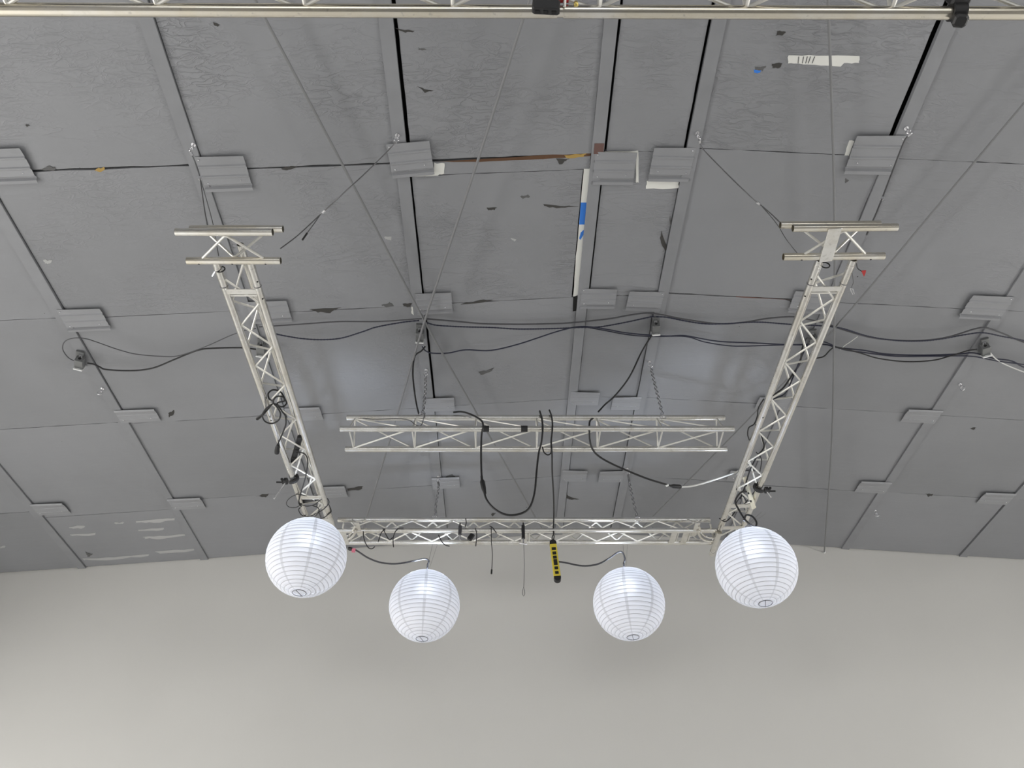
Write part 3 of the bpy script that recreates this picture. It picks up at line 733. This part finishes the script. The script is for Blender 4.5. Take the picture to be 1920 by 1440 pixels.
cable('upper cable of the dark bundle between the right side truss and the right edge', [(1517, 646), (1547, 646), (1573, 652), (1620, 657), (1663, 664), (1730, 666), (1797, 664), (1827, 662), (1863, 672), (1897, 677), (1935, 693), (2060, 716), (2210, 700)], .0075, M_NAVY, offs=.075, group=GC)
cable('middle cable of the dark bundle between the right side truss and the right edge', [(1517, 640), (1545, 641), (1580, 655), (1620, 661), (1680, 668), (1750, 668), (1820, 668), (1870, 677), (1930, 685), (2060, 705), (2210, 695)], .0065, M_NAVY, offs=.09, group=GC)
cable('lowest black cable sagging right of the right side truss to the outlet box', [(1530, 672), (1545, 668), (1558, 655), (1570, 651), (1613, 662), (1647, 672), (1697, 678), (1747, 676), (1780, 668), (1813, 658), (1832, 655)], .0065, M_BLACK, offs=.10, group=GC)
cable('white cord leaving the right edge outlet box', [(1853, 656), (1862, 668), (1873, 677), (1893, 687), (1930, 701), (2000, 722), (2080, 715)], .006, M_WHITEC, 'cord', 'power_cable', offs=.09)
cable('black cord sagging from the leftmost junction box to the left side truss', [(164, 681), (176, 683), (187, 688), (200, 693), (247, 695), (287, 690), (327, 674), (370, 657), (400, 653), (453, 652), (480, 655)], .0075, M_BLACK, 'cord', 'power_cable', offs=.09)
cable('thin grey tie end curling off the cable bundle right of the right side truss', [(1608, 631), (1596, 640), (1584, 648), (1576, 656)], .003, M_WHITEC, 'cable tie', 'cable_tie', offs=.09)
# ------------------------------------------------------------------ cords hanging on the middle truss
YM = m0.y
def hy(u, v, dy=0.0): return at_y(u, v, YM+dy)
cable('black cord dropping from the crossing-rod box to the hanging truss', [(797, 650), (790, 658), (778, 668), (774, 698, .25), (777, 733, .55), hy(781, 758, .25), hy(785, 775, .12)], .008, M_BLACK, 'cord', 'power_cable', offs=.09)
cable('black cord dropping from the ridge box to the hanging truss', [(1224, 622), (1220, 632), (1203, 660, .2), (1180, 707, .45), hy(1153, 742, .4), hy(1135, 758, .2), hy(1122, 772, .12)], .008, M_BLACK, 'cord', 'power_cable', offs=.09)
cable('thin second black wire running from the ridge box along the purlin', [(1222, 594), (1218, 625), (1210, 660), (1204, 690), (1199, 720), (1193, 742)], .004, M_BLACK, 'wire', 'thin_wire', offs=.03)
cable('black cord hanging in a deep loop below the hanging truss', [hy(850, 773, .1), hy(866, 772, .08), hy(885, 778, .03), hy(902, 788, -.03), hy(906, 800, -.06), hy(903, 815, -.03), hy(902, 850), hy(903, 890), hy(906, 912), hy(912, 936), hy(927, 954), hy(949, 965), hy(973, 964), hy(992, 953), hy(1002, 925), hy(1006, 885), hy(1010, 850), hy(1015, 830, -.03), hy(1017.5, 805, -.06), hy(1016, 785, .02), hy(1012, 771, .12)], .0085, M_BLACK, 'cord', 'power_cable')
t = thing('cord_connector', hy(906, 910), 'black inline connector on the left side of the deep cord loop', 'connector')
MB().tube([hy(903.5, 899), hy(904.5, 904), hy(907, 916), hy(909.5, 926)], [.012, .021, .019, .011], 12).build('connector_body', M_BLACK, t)
MB().tube([hy(903, 893), hy(903.5, 900)], .011, 10).build('strain_relief', M_BLACK, t)
cable('dark cord dropping from the hanging truss straight down to the yellow power strip', [hy(1030, 769, .12), hy(1034, 780, .04), hy(1036, 800, -.05), hy(1033.5, 828, -.02), hy(1035, 850), hy(1035.5, 885, .3), hy(1038, 930, .8), hy(1038.5, 960, 1.2), at_y(1038, 985, 6.35), at_y(1038, 1003, 6.33)], .0075, M_BLACK, 'cord', 'power_cable')
cable('small black cord loop under the hanging truss beside the power strip cord', [hy(1017, 838), hy(1020, 848), hy(1027, 853), hy(1033, 849), hy(1034, 838)], .006, M_BLACK, 'cord', 'cord_loop')
cable('black cord leaving the hanging truss to the right, ending at a connector', [hy(1112, 784, .14), hy(1106, 790, .05), hy(1105, 805, .0), hy(1106, 825, .05), hy(1110, 840, .2), hy(1120, 853, .27), hy(1140, 866, .3), hy(1175, 882, .34), hy(1215, 898, .38), hy(1258, 911, .45)], .0085, M_BLACK, 'cord', 'power_cable')
t = thing('cord_connector', hy(1267, 912, .47), 'black inline connector joining the black cord to the white cord', 'connector')
MB().tube([hy(1257, 911, .45), hy(1262, 911.5, .46), hy(1274, 912.5, .48), hy(1278, 913, .48)], [.010, .019, .019, .011], 12).build('connector_body', M_BLACK, t)
MB().tube([hy(1249, 911, .44), hy(1253, 909, .44)], .010, 10).build('pale_tie', M_WPLAST, t)
cable('white cord from the connector to the right side truss', [hy(1277, 913, .48), hy(1300, 911, .5), hy(1335, 901, .55), hy(1370, 889, .6), hy(1392, 880, .65), hy(1404, 873, .7)], .0085, M_WHITEC, 'cord', 'power_cable')
# ------------------------------------------------------------------ rigging: eye bolts, slings, chains
def eyebolt(u, v, label, ang=0):
    p = at_c(u, v, .016)
    t = thing('eye_bolt', p, label, 'eye bolt', 'eye bolts in the purlins')
    MB().tube([p+Vector((0, 0, .015)), p-Vector((0, 0, .04))], .006).build('shank', M_ZINC, t)
    MB().tube([p+Vector((0, 0, .001)), p-Vector((0, 0, .006))], .017, 12).build('washer', M_ZINC, t, smooth=False)
    c = p-Vector((0, 0, .062)); R = rotz(math.radians(ang))
    MB().torus(c, R @ Vector((.5, 1, 0)), .022, .0058, 18, 8).build('eye', M_ZINC, t)
    return c-Vector((0, 0, .024))
def sling(label, pts, r=.0042, clips=(), tail=None):
    t = thing('wire_sling', pts[0], label, 'wire sling', 'wire slings holding the U frame')
    Q = spline(pts, 6); MB().tube(Q, r, 8).build('steel_wire', M_STEEL, t)
    for f in clips:
        i = int(f*(len(Q)-1)); a = Q[i]; b = Q[min(i+1, len(Q)-1)]; d = (b-a).normalized()
        MB().tube([a-d*.015, a+d*.015], .011, 8).build('wire_clip', M_ZINC, t)
    if tail:
        MB().tube(spline(tail, 4), r*.8, 6).build('loose_tail', M_STEEL, t)
        MB().tube([tail[-1]-(tail[-1]-tail[-2]).normalized()*.07, tail[-1]], .007).build('tail_sleeve', M_BLACK, t)
    return t
ZA = ZU+CCU*.866
ea = eyebolt(363, 271, 'eye bolt above the left T end, on the second purlin from the left')
sling('doubled wire sling from the left purlin eye bolt straight down to the left T end', [ea, at_c(373, 325, .25), at_z(383, 390, ZA+.25), at_z(390, 428, ZA+.02)], clips=(.06, .42))
sling('thin wire from the left eye bolt to the back of the left T end', [ea, at_c(374, 330, .22), at_z(397, 410, ZA+.12), at_z(404, 445, ZA-.02), at_z(410, 480, ZU+.05)], .003)
eb = eyebolt(745, 253, 'bright eye bolt beside the tilted cover plate at upper centre left', 30)
sling('slack wire sling running diagonally from upper centre left to the left T end', [eb, at_c(736, 274, .12), at_c(690, 320, .35), at_c(640, 366, .6), at_z(601, 402, ZA+.5), at_z(560, 440, ZA+.2), at_z(526, 466, ZU+.1)], clips=(.05, .66),
      tail=[at_z(601, 402, ZA+.5), at_z(590, 418, ZA+.42), at_z(578, 434, ZA+.34), at_z(567, 450, ZA+.26)])
ec = eyebolt(1307, 249, 'eye bolt above the ridge purlin at upper centre right', 60)
sling('wire sling running diagonally from upper centre right to the right T end', [ec, at_c(1317, 278, .12), at_c(1360, 323, .4), at_c(1400, 362, .65), at_z(1427, 385, ZA+.45), at_z(1450, 405, ZA+.22), at_z(1470, 425, ZA)], clips=(.08, .66))
sling('thin trailing wire beside the right T end', [at_z(1427, 385, ZA+.45), at_z(1455, 418, ZA+.2), at_z(1475, 450, ZU+.12), at_z(1495, 475, ZU+.03)], .0028)
ed = eyebolt(1699, 240, 'eye bolt above the right T end, on the purlin with the wide dark slot', 20)
sling('wire sling from the right purlin eye bolt down to the right T end', [ed, at_c(1695, 266, .14), at_c(1672, 325, .4), at_z(1645, 395, ZA+.25), at_z(1625, 440, ZA-.02)], .006, clips=(.07, .70))
eyebolt(192, 728, 'empty dark eye bolt on the leftmost purlin below its junction box', 40)
eyebolt(1800, 720, 'empty eye bolt on the purlin below the right edge outlet box', -40)
eyebolt(1641, 957, 'small eye bolt on the purlin near the end wall at right', 10)
def chain(label, pts, R=.017, r=.0034):
    t = thing('chain', pts[0], label, 'chain', 'chains holding trusses')
    Q = []; P = [Vector(p) for p in pts]
    mb = MB(); k = 0
    for a, b in zip(P, P[1:]):
        d = (b-a).normalized(); n = max(1, int((b-a).length/(R*2.5)))
        for i in range(n):
            c = a.lerp(b, (i+.5)/n); s = d.orthogonal().normalized(); s2 = d.cross(s)
            nrm = s if k % 2 else s2; side = d.cross(nrm); k += 1
            lp = []
            for j in range(12):
                an = 2*math.pi*j/12; lp.append(c+d*(math.cos(an)*R*1.55)+side*(math.sin(an)*R*.8))
            mb.tube(lp, r, 6, closed=True)
    mb.build('chain_links', M_CHAIN, t)
    MB().torus(P[-1], (0, 1, .2), R*1.6, r*1.2, 16, 6).build('quick_link', M_ZINC, t)
    return t
q = eyebolt(799, 693, 'eye bolt holding the left chain of the hanging truss')
chain('chain holding the left part of the hanging truss', [q, hy(798, 730, .30), hy(794, 770, .16), hy(790, 780, .13)])
q2 = eyebolt(1218, 678, 'eye bolt holding the right chain of the hanging truss')
chain('chain holding the right part of the hanging truss', [q2, hy(1229, 725, .30), hy(1241, 772, .16), hy(1243, 785, .13)])
YF = fp0.y
q3 = eyebolt(822, 893, 'eye bolt above the left middle lantern')
chain('chain holding the cross truss above the left middle lantern', [q3, at_y(823, 910, YF+.25), at_y(817, 950, YF+.06), at_y(815, 972, YF)])
q4 = eyebolt(1176, 878, 'eye bolt above the right middle lantern')
chain('chain holding the cross truss above the right middle lantern', [q4, at_y(1180, 905, YF+.25), at_y(1190, 950, YF+.06), at_y(1196, 974, YF)])
tag(MB().tube(spline([hy(680, 784, .1), hy(700, 786, .06), hy(760, 786, .04), hy(780, 797, -.01), hy(790, 797, 0), hy(797, 775, .12)], 6), .004).build('wire_loop', M_STEEL), 'slack steel wire loop lying on the left part of the hanging truss', 'wire')

# ------------------------------------------------------------------ power strips
def strip(p0, p1, width, depth, m, mcap, outs, name, label, nrm=(0, -1, -.25), cap=.12):
    p0, p1 = Vector(p0), Vector(p1); L = (p1-p0).length; R = frame(p1-p0, nrm); c = (p0+p1)/2
    t = thing(name, p1, label, 'power strip')
    MB().rbox(c, (L*(1-2*cap)+.01, width, depth), R, .006).build('body', m, t, smooth=False)
    for s in (-1, 1):
        cc = c+R @ Vector((s*L*(.5-cap/2), 0, 0)); n = 10
        out = [(-s*L*cap/2, -width/2), (-s*L*cap/2, width/2)]
        arc = [(s*(L*cap/2-width/2+width/2*math.sin(math.pi*k/n)), width/2*math.cos(math.pi*k/n)) for k in range(n+1)]
        pts = [cc+R @ Vector((x, y, -depth*.55)) for x, y in out+arc]
        MB().prism(pts, R @ Vector((0, 0, depth*1.1))).build('end_cap', mcap, t, smooth=False)
    for x, sx, sy in outs:
        MB().rbox(c+R @ Vector((x*L, 0, depth/2)), (sx, sy, .006), R, .002).build('outlet', M_BLACK, t, smooth=False)
    return t
y0 = YF-.16
strip(at_y(1036, 1014, y0), at_y(1046, 1091, y0-.02), .066, .045, M_YELLOW, M_BLACK, [(-.27, .03, .04), (-.16, .034, .036), (-.06, .034, .036), (.06, .065, .036), (.20, .03, .034), (.31, .03, .034)],
      'power_strip', 'yellow power strip with black end caps hanging from the cross truss', cap=.11)
tag(MB().torus(at_y(1037, 1008, y0), (1, .3, 0), .028, .006, 16, 8).build('hanging_hook', M_BLACK), 'black hook holding the top of the yellow power strip', 'hook')
y1 = 5.9
strip(at_y(1396, 894, y1-.25), at_y(1414, 954, y1-.05), .034, .03, M_BEIGE, M_BEIGE, [(-.25, .02, .02), (0, .02, .02), (.25, .02, .02)], 'power_strip', 'beige power strip leaning in the far end of the right side truss', nrm=(-1, -.5, -.6), cap=.05)
strip(at_z(563, 818, ZU+.03), at_z(549, 866, ZU+.03), .045, .03, M_BLACK, M_BLACK, [(-.3, .03, .03), (0, .03, .03), (.3, .03, .03)], 'power_strip', 'black power strip lying inside the left side truss above its clamp', nrm=(.3, -.4, -1), cap=.06)
strip(at_z(567, 938, ZU+.02), at_z(597, 933, ZU+.02), .055, .04, M_BLACK, M_BLACK, [(-.25, .03, .03), (0, .03, .03), (.25, .03, .03)], 'power_strip', 'small black power strip at the far end of the left side truss above the lantern', nrm=(0, -.7, -.6), cap=.08)
# ------------------------------------------------------------------ cords of the lanterns
yc = cL2.y
cable('dark cord running from the pink-tagged plug to the left middle lantern', [at_y(658, 1030, YF-.1), at_y(668, 1032, YF-.08), at_y(690, 1046, YF-.05), at_y(715, 1055, YF-.03), at_y(745, 1057, yc), at_y(780, 1051, yc), at_y(797, 1048, yc), at_y(804, 1052, yc), Vector((cL2.x, cL2.y, zL2+.03)), Vector((cL2.x, cL2.y, zL2-.02))], .0085, M_GREYC, 'cord', 'power_cable')
t = thing('cord_plug', at_y(658, 1030, YF-.1), 'black plug with a pink tag beside the left-hand outer lantern', 'plug')
MB().tube([at_y(653, 1028, YF-.1), at_y(656, 1029, YF-.1), at_y(661, 1030, YF-.1)], [.014, .020, .016], 12).build('plug_body', M_BLACK, t)
MB().rbox(at_y(663, 1032, YF-.11), (.035, .006, .045), rotz(.2), .002).build('pink_tag', M_PINK, t, smooth=False)
yc3 = cL3.y
cable('dark cord arching from the yellow power strip to the right middle lantern', [at_y(1046, 1053, y0-.02), at_y(1060, 1055, y0), at_y(1092, 1061, YF-.1), at_y(1120, 1058, yc3), at_y(1142, 1047, yc3), at_y(1158, 1036, yc3), at_y(1167, 1036, yc3), at_y(1172, 1048, yc3), Vector((cL3.x, cL3.y, zL3+.02)), Vector((cL3.x, cL3.y, zL3-.02))], .0085, M_GREYC, 'cord', 'power_cable')
pw = at_y(1400, 922, y1-.15)
cable('black cord curling from the beige power strip to the right-hand outer lantern', [pw, at_y(1392, 922, y1-.2), at_y(1383, 930, y1-.25), at_y(1379, 942, y1-.3), at_y(1386, 957, y1-.35), at_y(1396, 973, y1-.38), at_y(1408, 985, y1-.4), at_y(1417, 987, y1-.4), at_y(1418, 978, y1-.38), at_y(1410, 968, y1-.33), at_y(1399, 966, y1-.3), Vector((cL4.x, cL4.y, zL4+.05))], .0085, M_BLACK, 'cord', 'power_cable')
# ------------------------------------------------------------------ clamps on the side trusses
def cclamp(p, axis, label, away, drop):
    t = thing('pipe_clamp', p, label, 'clamp', 'black pipe clamps on the side trusses')
    axis = Vector(axis).normalized(); away = Vector(away).normalized()
    MB().torus(p, axis, .043, .017, 22, 10, math.radians(-115), math.radians(115), away).build('clamp_jaw', M_BLACK, t)
    q = p-away*.055-Vector((0, 0, .03))
    MB().rbox(q, (.06, .045, .035), frame(axis, away), .008).build('clamp_block', M_BLACK, t, smooth=False)
    MB().tube([q-Vector((0, 0, .01)), q-away*drop*.35-Vector((0, 0, drop))], .0075).build('clamp_bolt', M_ZINC, t)
    MB().tube([q+axis*.02-away*.02, q-away*.085+Vector((0, 0, -.012))], .008).build('t_handle', M_BLACK, t)
    MB().tube([q-away*.03+axis*.035, q-away*.03-axis*.035], .012).build('pivot', M_BLACK, t)
kl = (at_z(550, 897, ZU)-TL['p0']).dot(TL['a']); kr = (at_z(1424, 914, ZU)-TR['p0']).dot(TR['a'])
cclamp(TL['p0']+TL['a']*kl-TL['s']*CCU/2, TL['a'], 'black pipe clamp with a hanging bolt on the left side truss', TL['s'], .19)
cclamp(TR['p0']+TR['a']*kr+TR['s']*CCU/2, TR['a'], 'black pipe clamp with a hanging bolt on the right side truss', -TR['s'], .08)
# coiled cord on the left truss
def lz(u, v, dz=-.03): return at_z(u, v, ZU+dz)
cable('coiled black cord tied around the left side truss', [lz(512, 752), lz(505, 748, .0), lz(503, 738, .02), lz(512, 731, .03), lz(526, 735, .04), lz(534, 748, .04), lz(537, 757, 0), lz(528, 763), lz(512, 757, -.04), lz(498, 772, -.05), lz(482, 784, -.05), lz(484, 786, -.05), lz(495, 776, -.05), lz(508, 760, -.05), lz(500, 765, -.06), lz(492, 778, -.06), lz(497, 790, -.06), lz(510, 794, -.06), lz(522, 788, -.06), lz(526, 776, -.05), lz(520, 764, -.05), lz(512, 754, -.05), lz(518, 744, -.03), lz(530, 744, 0), lz(533, 752, .0), lz(520, 756, -.03), lz(528, 770, -.03), lz(535, 780, -.03), lz(536, 795, -.03), lz(530, 812, -.04), lz(523, 828, -.04), lz(520, 836, -.05)], .0065, M_BLACK, 'cord', 'coiled_cable')
t = thing('cord_plug', lz(520, 842, -.06), 'black plug dangling from the coiled cord', 'plug')
MB().tube([lz(521, 834, -.05), lz(520.5, 838, -.05), lz(519.5, 846, -.06), lz(519, 849, -.06)], [.010, .018, .022, .020], 12).build('plug_body', M_BLACK, t)
cable('black cord trailing along the far part of the left side truss', [lz(556, 849, .0), lz(563, 848, .0), lz(573, 853, -.02), lz(577, 865, -.03), lz(575, 885, -.03), lz(570, 905, -.03), lz(564, 925, -.03), lz(560, 942, -.03), lz(565, 950, -.03)], .0055, M_BLACK, 'cord', 'power_cable')
cable('thin black wire looping beside the far end of the left side truss', [lz(575, 930), lz(558, 927), lz(543, 934), (lz(537, 944)), lz(543, 951), lz(556, 951), lz(565, 945)], .0035, M_BLACK, 'wire', 'thin_wire')
cable('black wire wound around the far end of the left side truss', [lz(562, 945), lz(575, 949), lz(590, 946), lz(600, 938), lz(612, 934, .03), lz(617, 942, .0), lz(610, 952, -.03), lz(598, 960, -.03), lz(580, 968, -.03), lz(566, 966, -.03), lz(560, 956, -.03), lz(565, 950, 0)], .0045, M_BLACK, 'wire', 'thin_wire')
cable('second black wire wound above the left-hand outer lantern', [lz(586, 948), lz(596, 952), lz(598, 960), lz(590, 970), lz(604, 972), lz(616, 964), lz(621, 958, 0), lz(616, 945, .03)], .0045, M_BLACK, 'wire', 'thin_wire')
# cords inside the right side truss
def rz(u, v, dz=.05): return at_z(u, v, ZU+dz)
cable('black cord bundle running inside the right side truss', [rz(1520, 634, .5), rz(1511, 636, .4), rz(1504, 655, .2), rz(1500, 680, .12), rz(1484, 705), rz(1468, 728), rz(1452, 740), rz(1440, 758), rz(1428, 780), rz(1425, 805), rz(1430, 825), rz(1432, 840), rz(1418, 858), rz(1405, 885), rz(1396, 915), rz(1388, 935)], .007, M_BLACK, 'cord', 'power_cable')
cable('second black cord inside the right side truss', [rz(1515, 645, .3), rz(1506, 662, .2), rz(1490, 700), rz(1474, 735), rz(1458, 745), rz(1445, 750)], .006, M_NAVY, 'cord', 'power_cable')
cable('black cord loop bulging out left of the right side truss', [rz(1432, 748, .0), rz(1422, 765, .0), rz(1420, 780, .02), rz(1414, 795, .02), rz(1404, 802, 0), rz(1402, 815, 0), rz(1405, 825, .0)], .0055, M_BLACK, 'cord', 'cord_loop')
cable('thin black wires bunched at the far end of the right side truss', [rz(1418, 848), rz(1428, 862), rz(1424, 890), rz(1427, 905), rz(1416, 920), rz(1400, 940), rz(1388, 950), rz(1380, 945), rz(1392, 930), rz(1402, 948), rz(1396, 955)], .0045, M_BLACK, 'wire', 'thin_wire')
cable('dark strap looped under the right end of the cross truss', [rz(1349, 972, .03), rz(1356, 977, -.03), rz(1362, 977, -.03), rz(1370, 970, .0), rz(1378, 960, .03)], .006, M_BLACK, 'strap', 'strap')
# ------------------------------------------------------------------ bits on the cross truss
def fy(u, v, dy=-.15): return at_y(u, v, YF+dy)
def hangclamp(u, v0, v1, label, handle):
    t = thing('spring_clamp', fy(u, v0), label, 'clamp', 'clamps on the cross truss')
    MB().rbox((fy(u, v0)+fy(u, v1))/2, (.034, .03, (fy(u, v0)-fy(u, v1)).length), None, .006).build('clamp_body', M_BLACK if handle else M_GREYC, t, smooth=False)
    MB().tube([fy(u, v1-1), fy(u+.3, v1+9)], .008).build('clamp_stem', M_ZINC, t)
    if handle: MB().tube([fy(u-7, v1+9), fy(u+8, v1+11)], .005).build('cross_handle', M_ZINC, t)
    MB().tube([fy(u, v0-5), fy(u, v0+1)], .007).build('clamp_tip', M_BLACK, t)
hangclamp(862.5, 986, 1003, 'dark grey clamp on the cross truss, right of the left middle lantern', False)
hangclamp(981, 985, 1010, 'black clamp with a cross handle at the middle of the cross truss', True)
t = thing('hanging_wire_loop', fy(982, 1020), 'thin steel wire with a loop end hanging at centre before the end wall', 'wire')
MB().tube([fy(982, 1020), fy(983, 1060), fy(982, 1102)], .003, 6).build('wire_line', M_STEEL, t)
MB().tube([fy(982, 1100), fy(980, 1107), fy(979.5, 1114), fy(982, 1118), fy(984, 1114), fy(983.5, 1107)], .0032, 6, closed=True).build('loop_end', M_STEEL, t)
t = thing('hanging_strap', fy(922, 990), 'thin dark strap hanging from the cross truss left of centre', 'strap')
MB().tube(spline([fy(921, 988), fy(921.5, 1015), fy(923, 1040), fy(922, 1070)], 5), .0042, 6).build('strap_line', M_BLACK, t)
MB().tube([fy(922, 1068), fy(921.5, 1076)], .008, 8).build('strap_tip', M_BLACK, t)
for lab, pts in [('dark wire bent over the left part of the cross truss', [(722, 991), (715, 999), (710, 1013), (709, 1016)]), ('second dark wire bent over the left part of the cross truss', [(718, 991), (724, 1003), (730, 1012), (736, 1008)]),
                 ('dark wire dangling below the left part of the cross truss', [(757, 990), (745, 992), (738, 1005), (737, 1017), (738, 1026)]), ('black hook of cord at the left end of the cross truss', [(681, 996), (683, 1012), (690, 1026), (697, 1029), (703, 1025)]),
                 ('curved dark wire under the cross truss above the left middle lantern', [(822, 1003), (828, 1015), (835, 1022), (843, 1024)]), ('short dark wire near the grey clamp', [(891, 990), (894, 1003), (892, 1024)]),
                 ('short black tie above the grey clamp', [(873, 972), (874, 980), (872, 988)]), ('short dark wire bent at the strap top', [(918, 986), (924, 990), (931, 1000)])]:
    tag(MB().tube(spline([fy(u, v) for u, v in pts], 6), .0048, 8).build('dark_wire', M_BLACK), lab, 'wire', 'loose wires on the cross truss')
tag(MB().rbox(fy(883, 1007), (.05, .03, .075), Matrix.Rotation(.5, 3, 'Y'), .008).build('black_block', M_BLACK, smooth=False), 'small tilted black clip on the cross truss beside the grey clamp', 'clip')
# ------------------------------------------------------------------ bits on the T end and near truss
tag(MB().tube(spline([at_z(1606, 494, ZU-.03), at_z(1608, 503, ZU-.03), at_z(1616, 509, ZU-.05)], 5), .0028).build('tag_wire', M_BLACK), 'thin wire holding the small red tag at the right T end', 'wire')
tag(MB().prism([at_z(u, v, ZU-.05) for u, v in ((1615, 508), (1624, 507), (1623, 512), (1620, 519))], (0, 0, .003)).build('red_tag', M_RED, smooth=False), 'small red tag dangling beside the right T end', 'tag')
t = thing('carabiner', at_z(1598, 545, ZU-.1), 'small steel snap hook dangling on a wire beside the right side truss', 'hook')
MB().tube([at_z(1598, 512, ZU-.02), at_z(1600, 530, ZU-.06), at_z(1596, 540, ZU-.08)], .0022, 6).build('wire_line', M_STEEL, t)
MB().tube([at_z(u, v, ZU-.09) for u, v in ((1594, 540), (1599, 542), (1602, 551), (1599, 552), (1596, 546))], .003, 6, closed=True).build('snap_hook', M_ZINC, t)
for u, v, lb in ((413, 505, 'left'), (1547, 497, 'right')):
    t = thing('pipe_clip', at_z(u, v, ZU), 'dark wire clip with a loose end on the near end of the %s side truss' % lb, 'clip')
    k = at_z(u, v, ZU)
    MB().torus(k, la if lb == 'left' else ra, .030, .0045, 20, 6).build('clip_band', M_BLACK, t)
    MB().tube([k+Vector((-.03, 0, -.01)), k+Vector((-.05, .02, -.05))], .006).build('clip_end', M_ZINC, t)
nb = TN['p0']
def nz(u, v, dz=-.03): return at_z(u, v, ZN+dz)
bx = nz(1024, 13, -.045)
t = thing('outlet_box', bx, 'black four-way outlet box strapped under the near truss', 'outlet box')
Rb = rotz(-.0) @ Matrix.Rotation(math.radians(7), 3, 'Y') @ Matrix.Rotation(math.radians(38), 3, 'X')
MB().rbox(bx, (.105, .045, .04), Rb, .006).build('box_body', M_BLACK, t, smooth=False)
for s in (-1, 0, 1): MB().rbox(bx+Rb @ Vector((s*.032, 0, -.021)), (.02, .02, .003), Rb, .002).build('outlet', M_VOID, t, smooth=False)
rx = nz(1049, -4, .02)
t = thing('shackle', rx, 'red ratchet fitting on the near truss at its joint', 'fitting')
MB().tube([nz(1032, -3, .02), nz(1066, -3, .02)], .016, 14).build('red_roller', M_RED, t)
for u in (1036, 1058): MB().rbox(nz(u, 1, .0), (.010, .03, .055), None, .002).build('side_cheek', M_ALU, t, smooth=False)
tag(MB().rbox(nz(1080, 7, .0), (.016, .016, .022), None, .004).build('brass_nut', mat('brass', (.62, .5, .16), .35, .8), smooth=False), 'small brass nut on the near truss right of its joint', 'nut')
cx = nz(1794, 22, .0)
t = thing('pipe_clamp', cx, 'black lamp clamp gripping the near truss at upper right', 'clamp')
MB().pipe(cx-na*.026, cx+na*.026, .036, .010, depth=.01).build('clamp_ring', M_BLACK, t)
MB().rbox(cx+Vector((-.002, .012, -.045)), (.052, .05, .045), Matrix.Rotation(.25, 3, 'Y'), .010).build('clamp_knob', M_BLACK, t, smooth=False)
MB().rbox(cx+Vector((0, -.045, .03)), (.075, .06, .07), None, .012).build('clamp_block', M_BLACK, t, smooth=False)
MB().tube([cx+Vector((.02, .02, -.02)), cx+Vector((.045, .02, -.025))], .006).build('clamp_screw', M_ZINC, t)
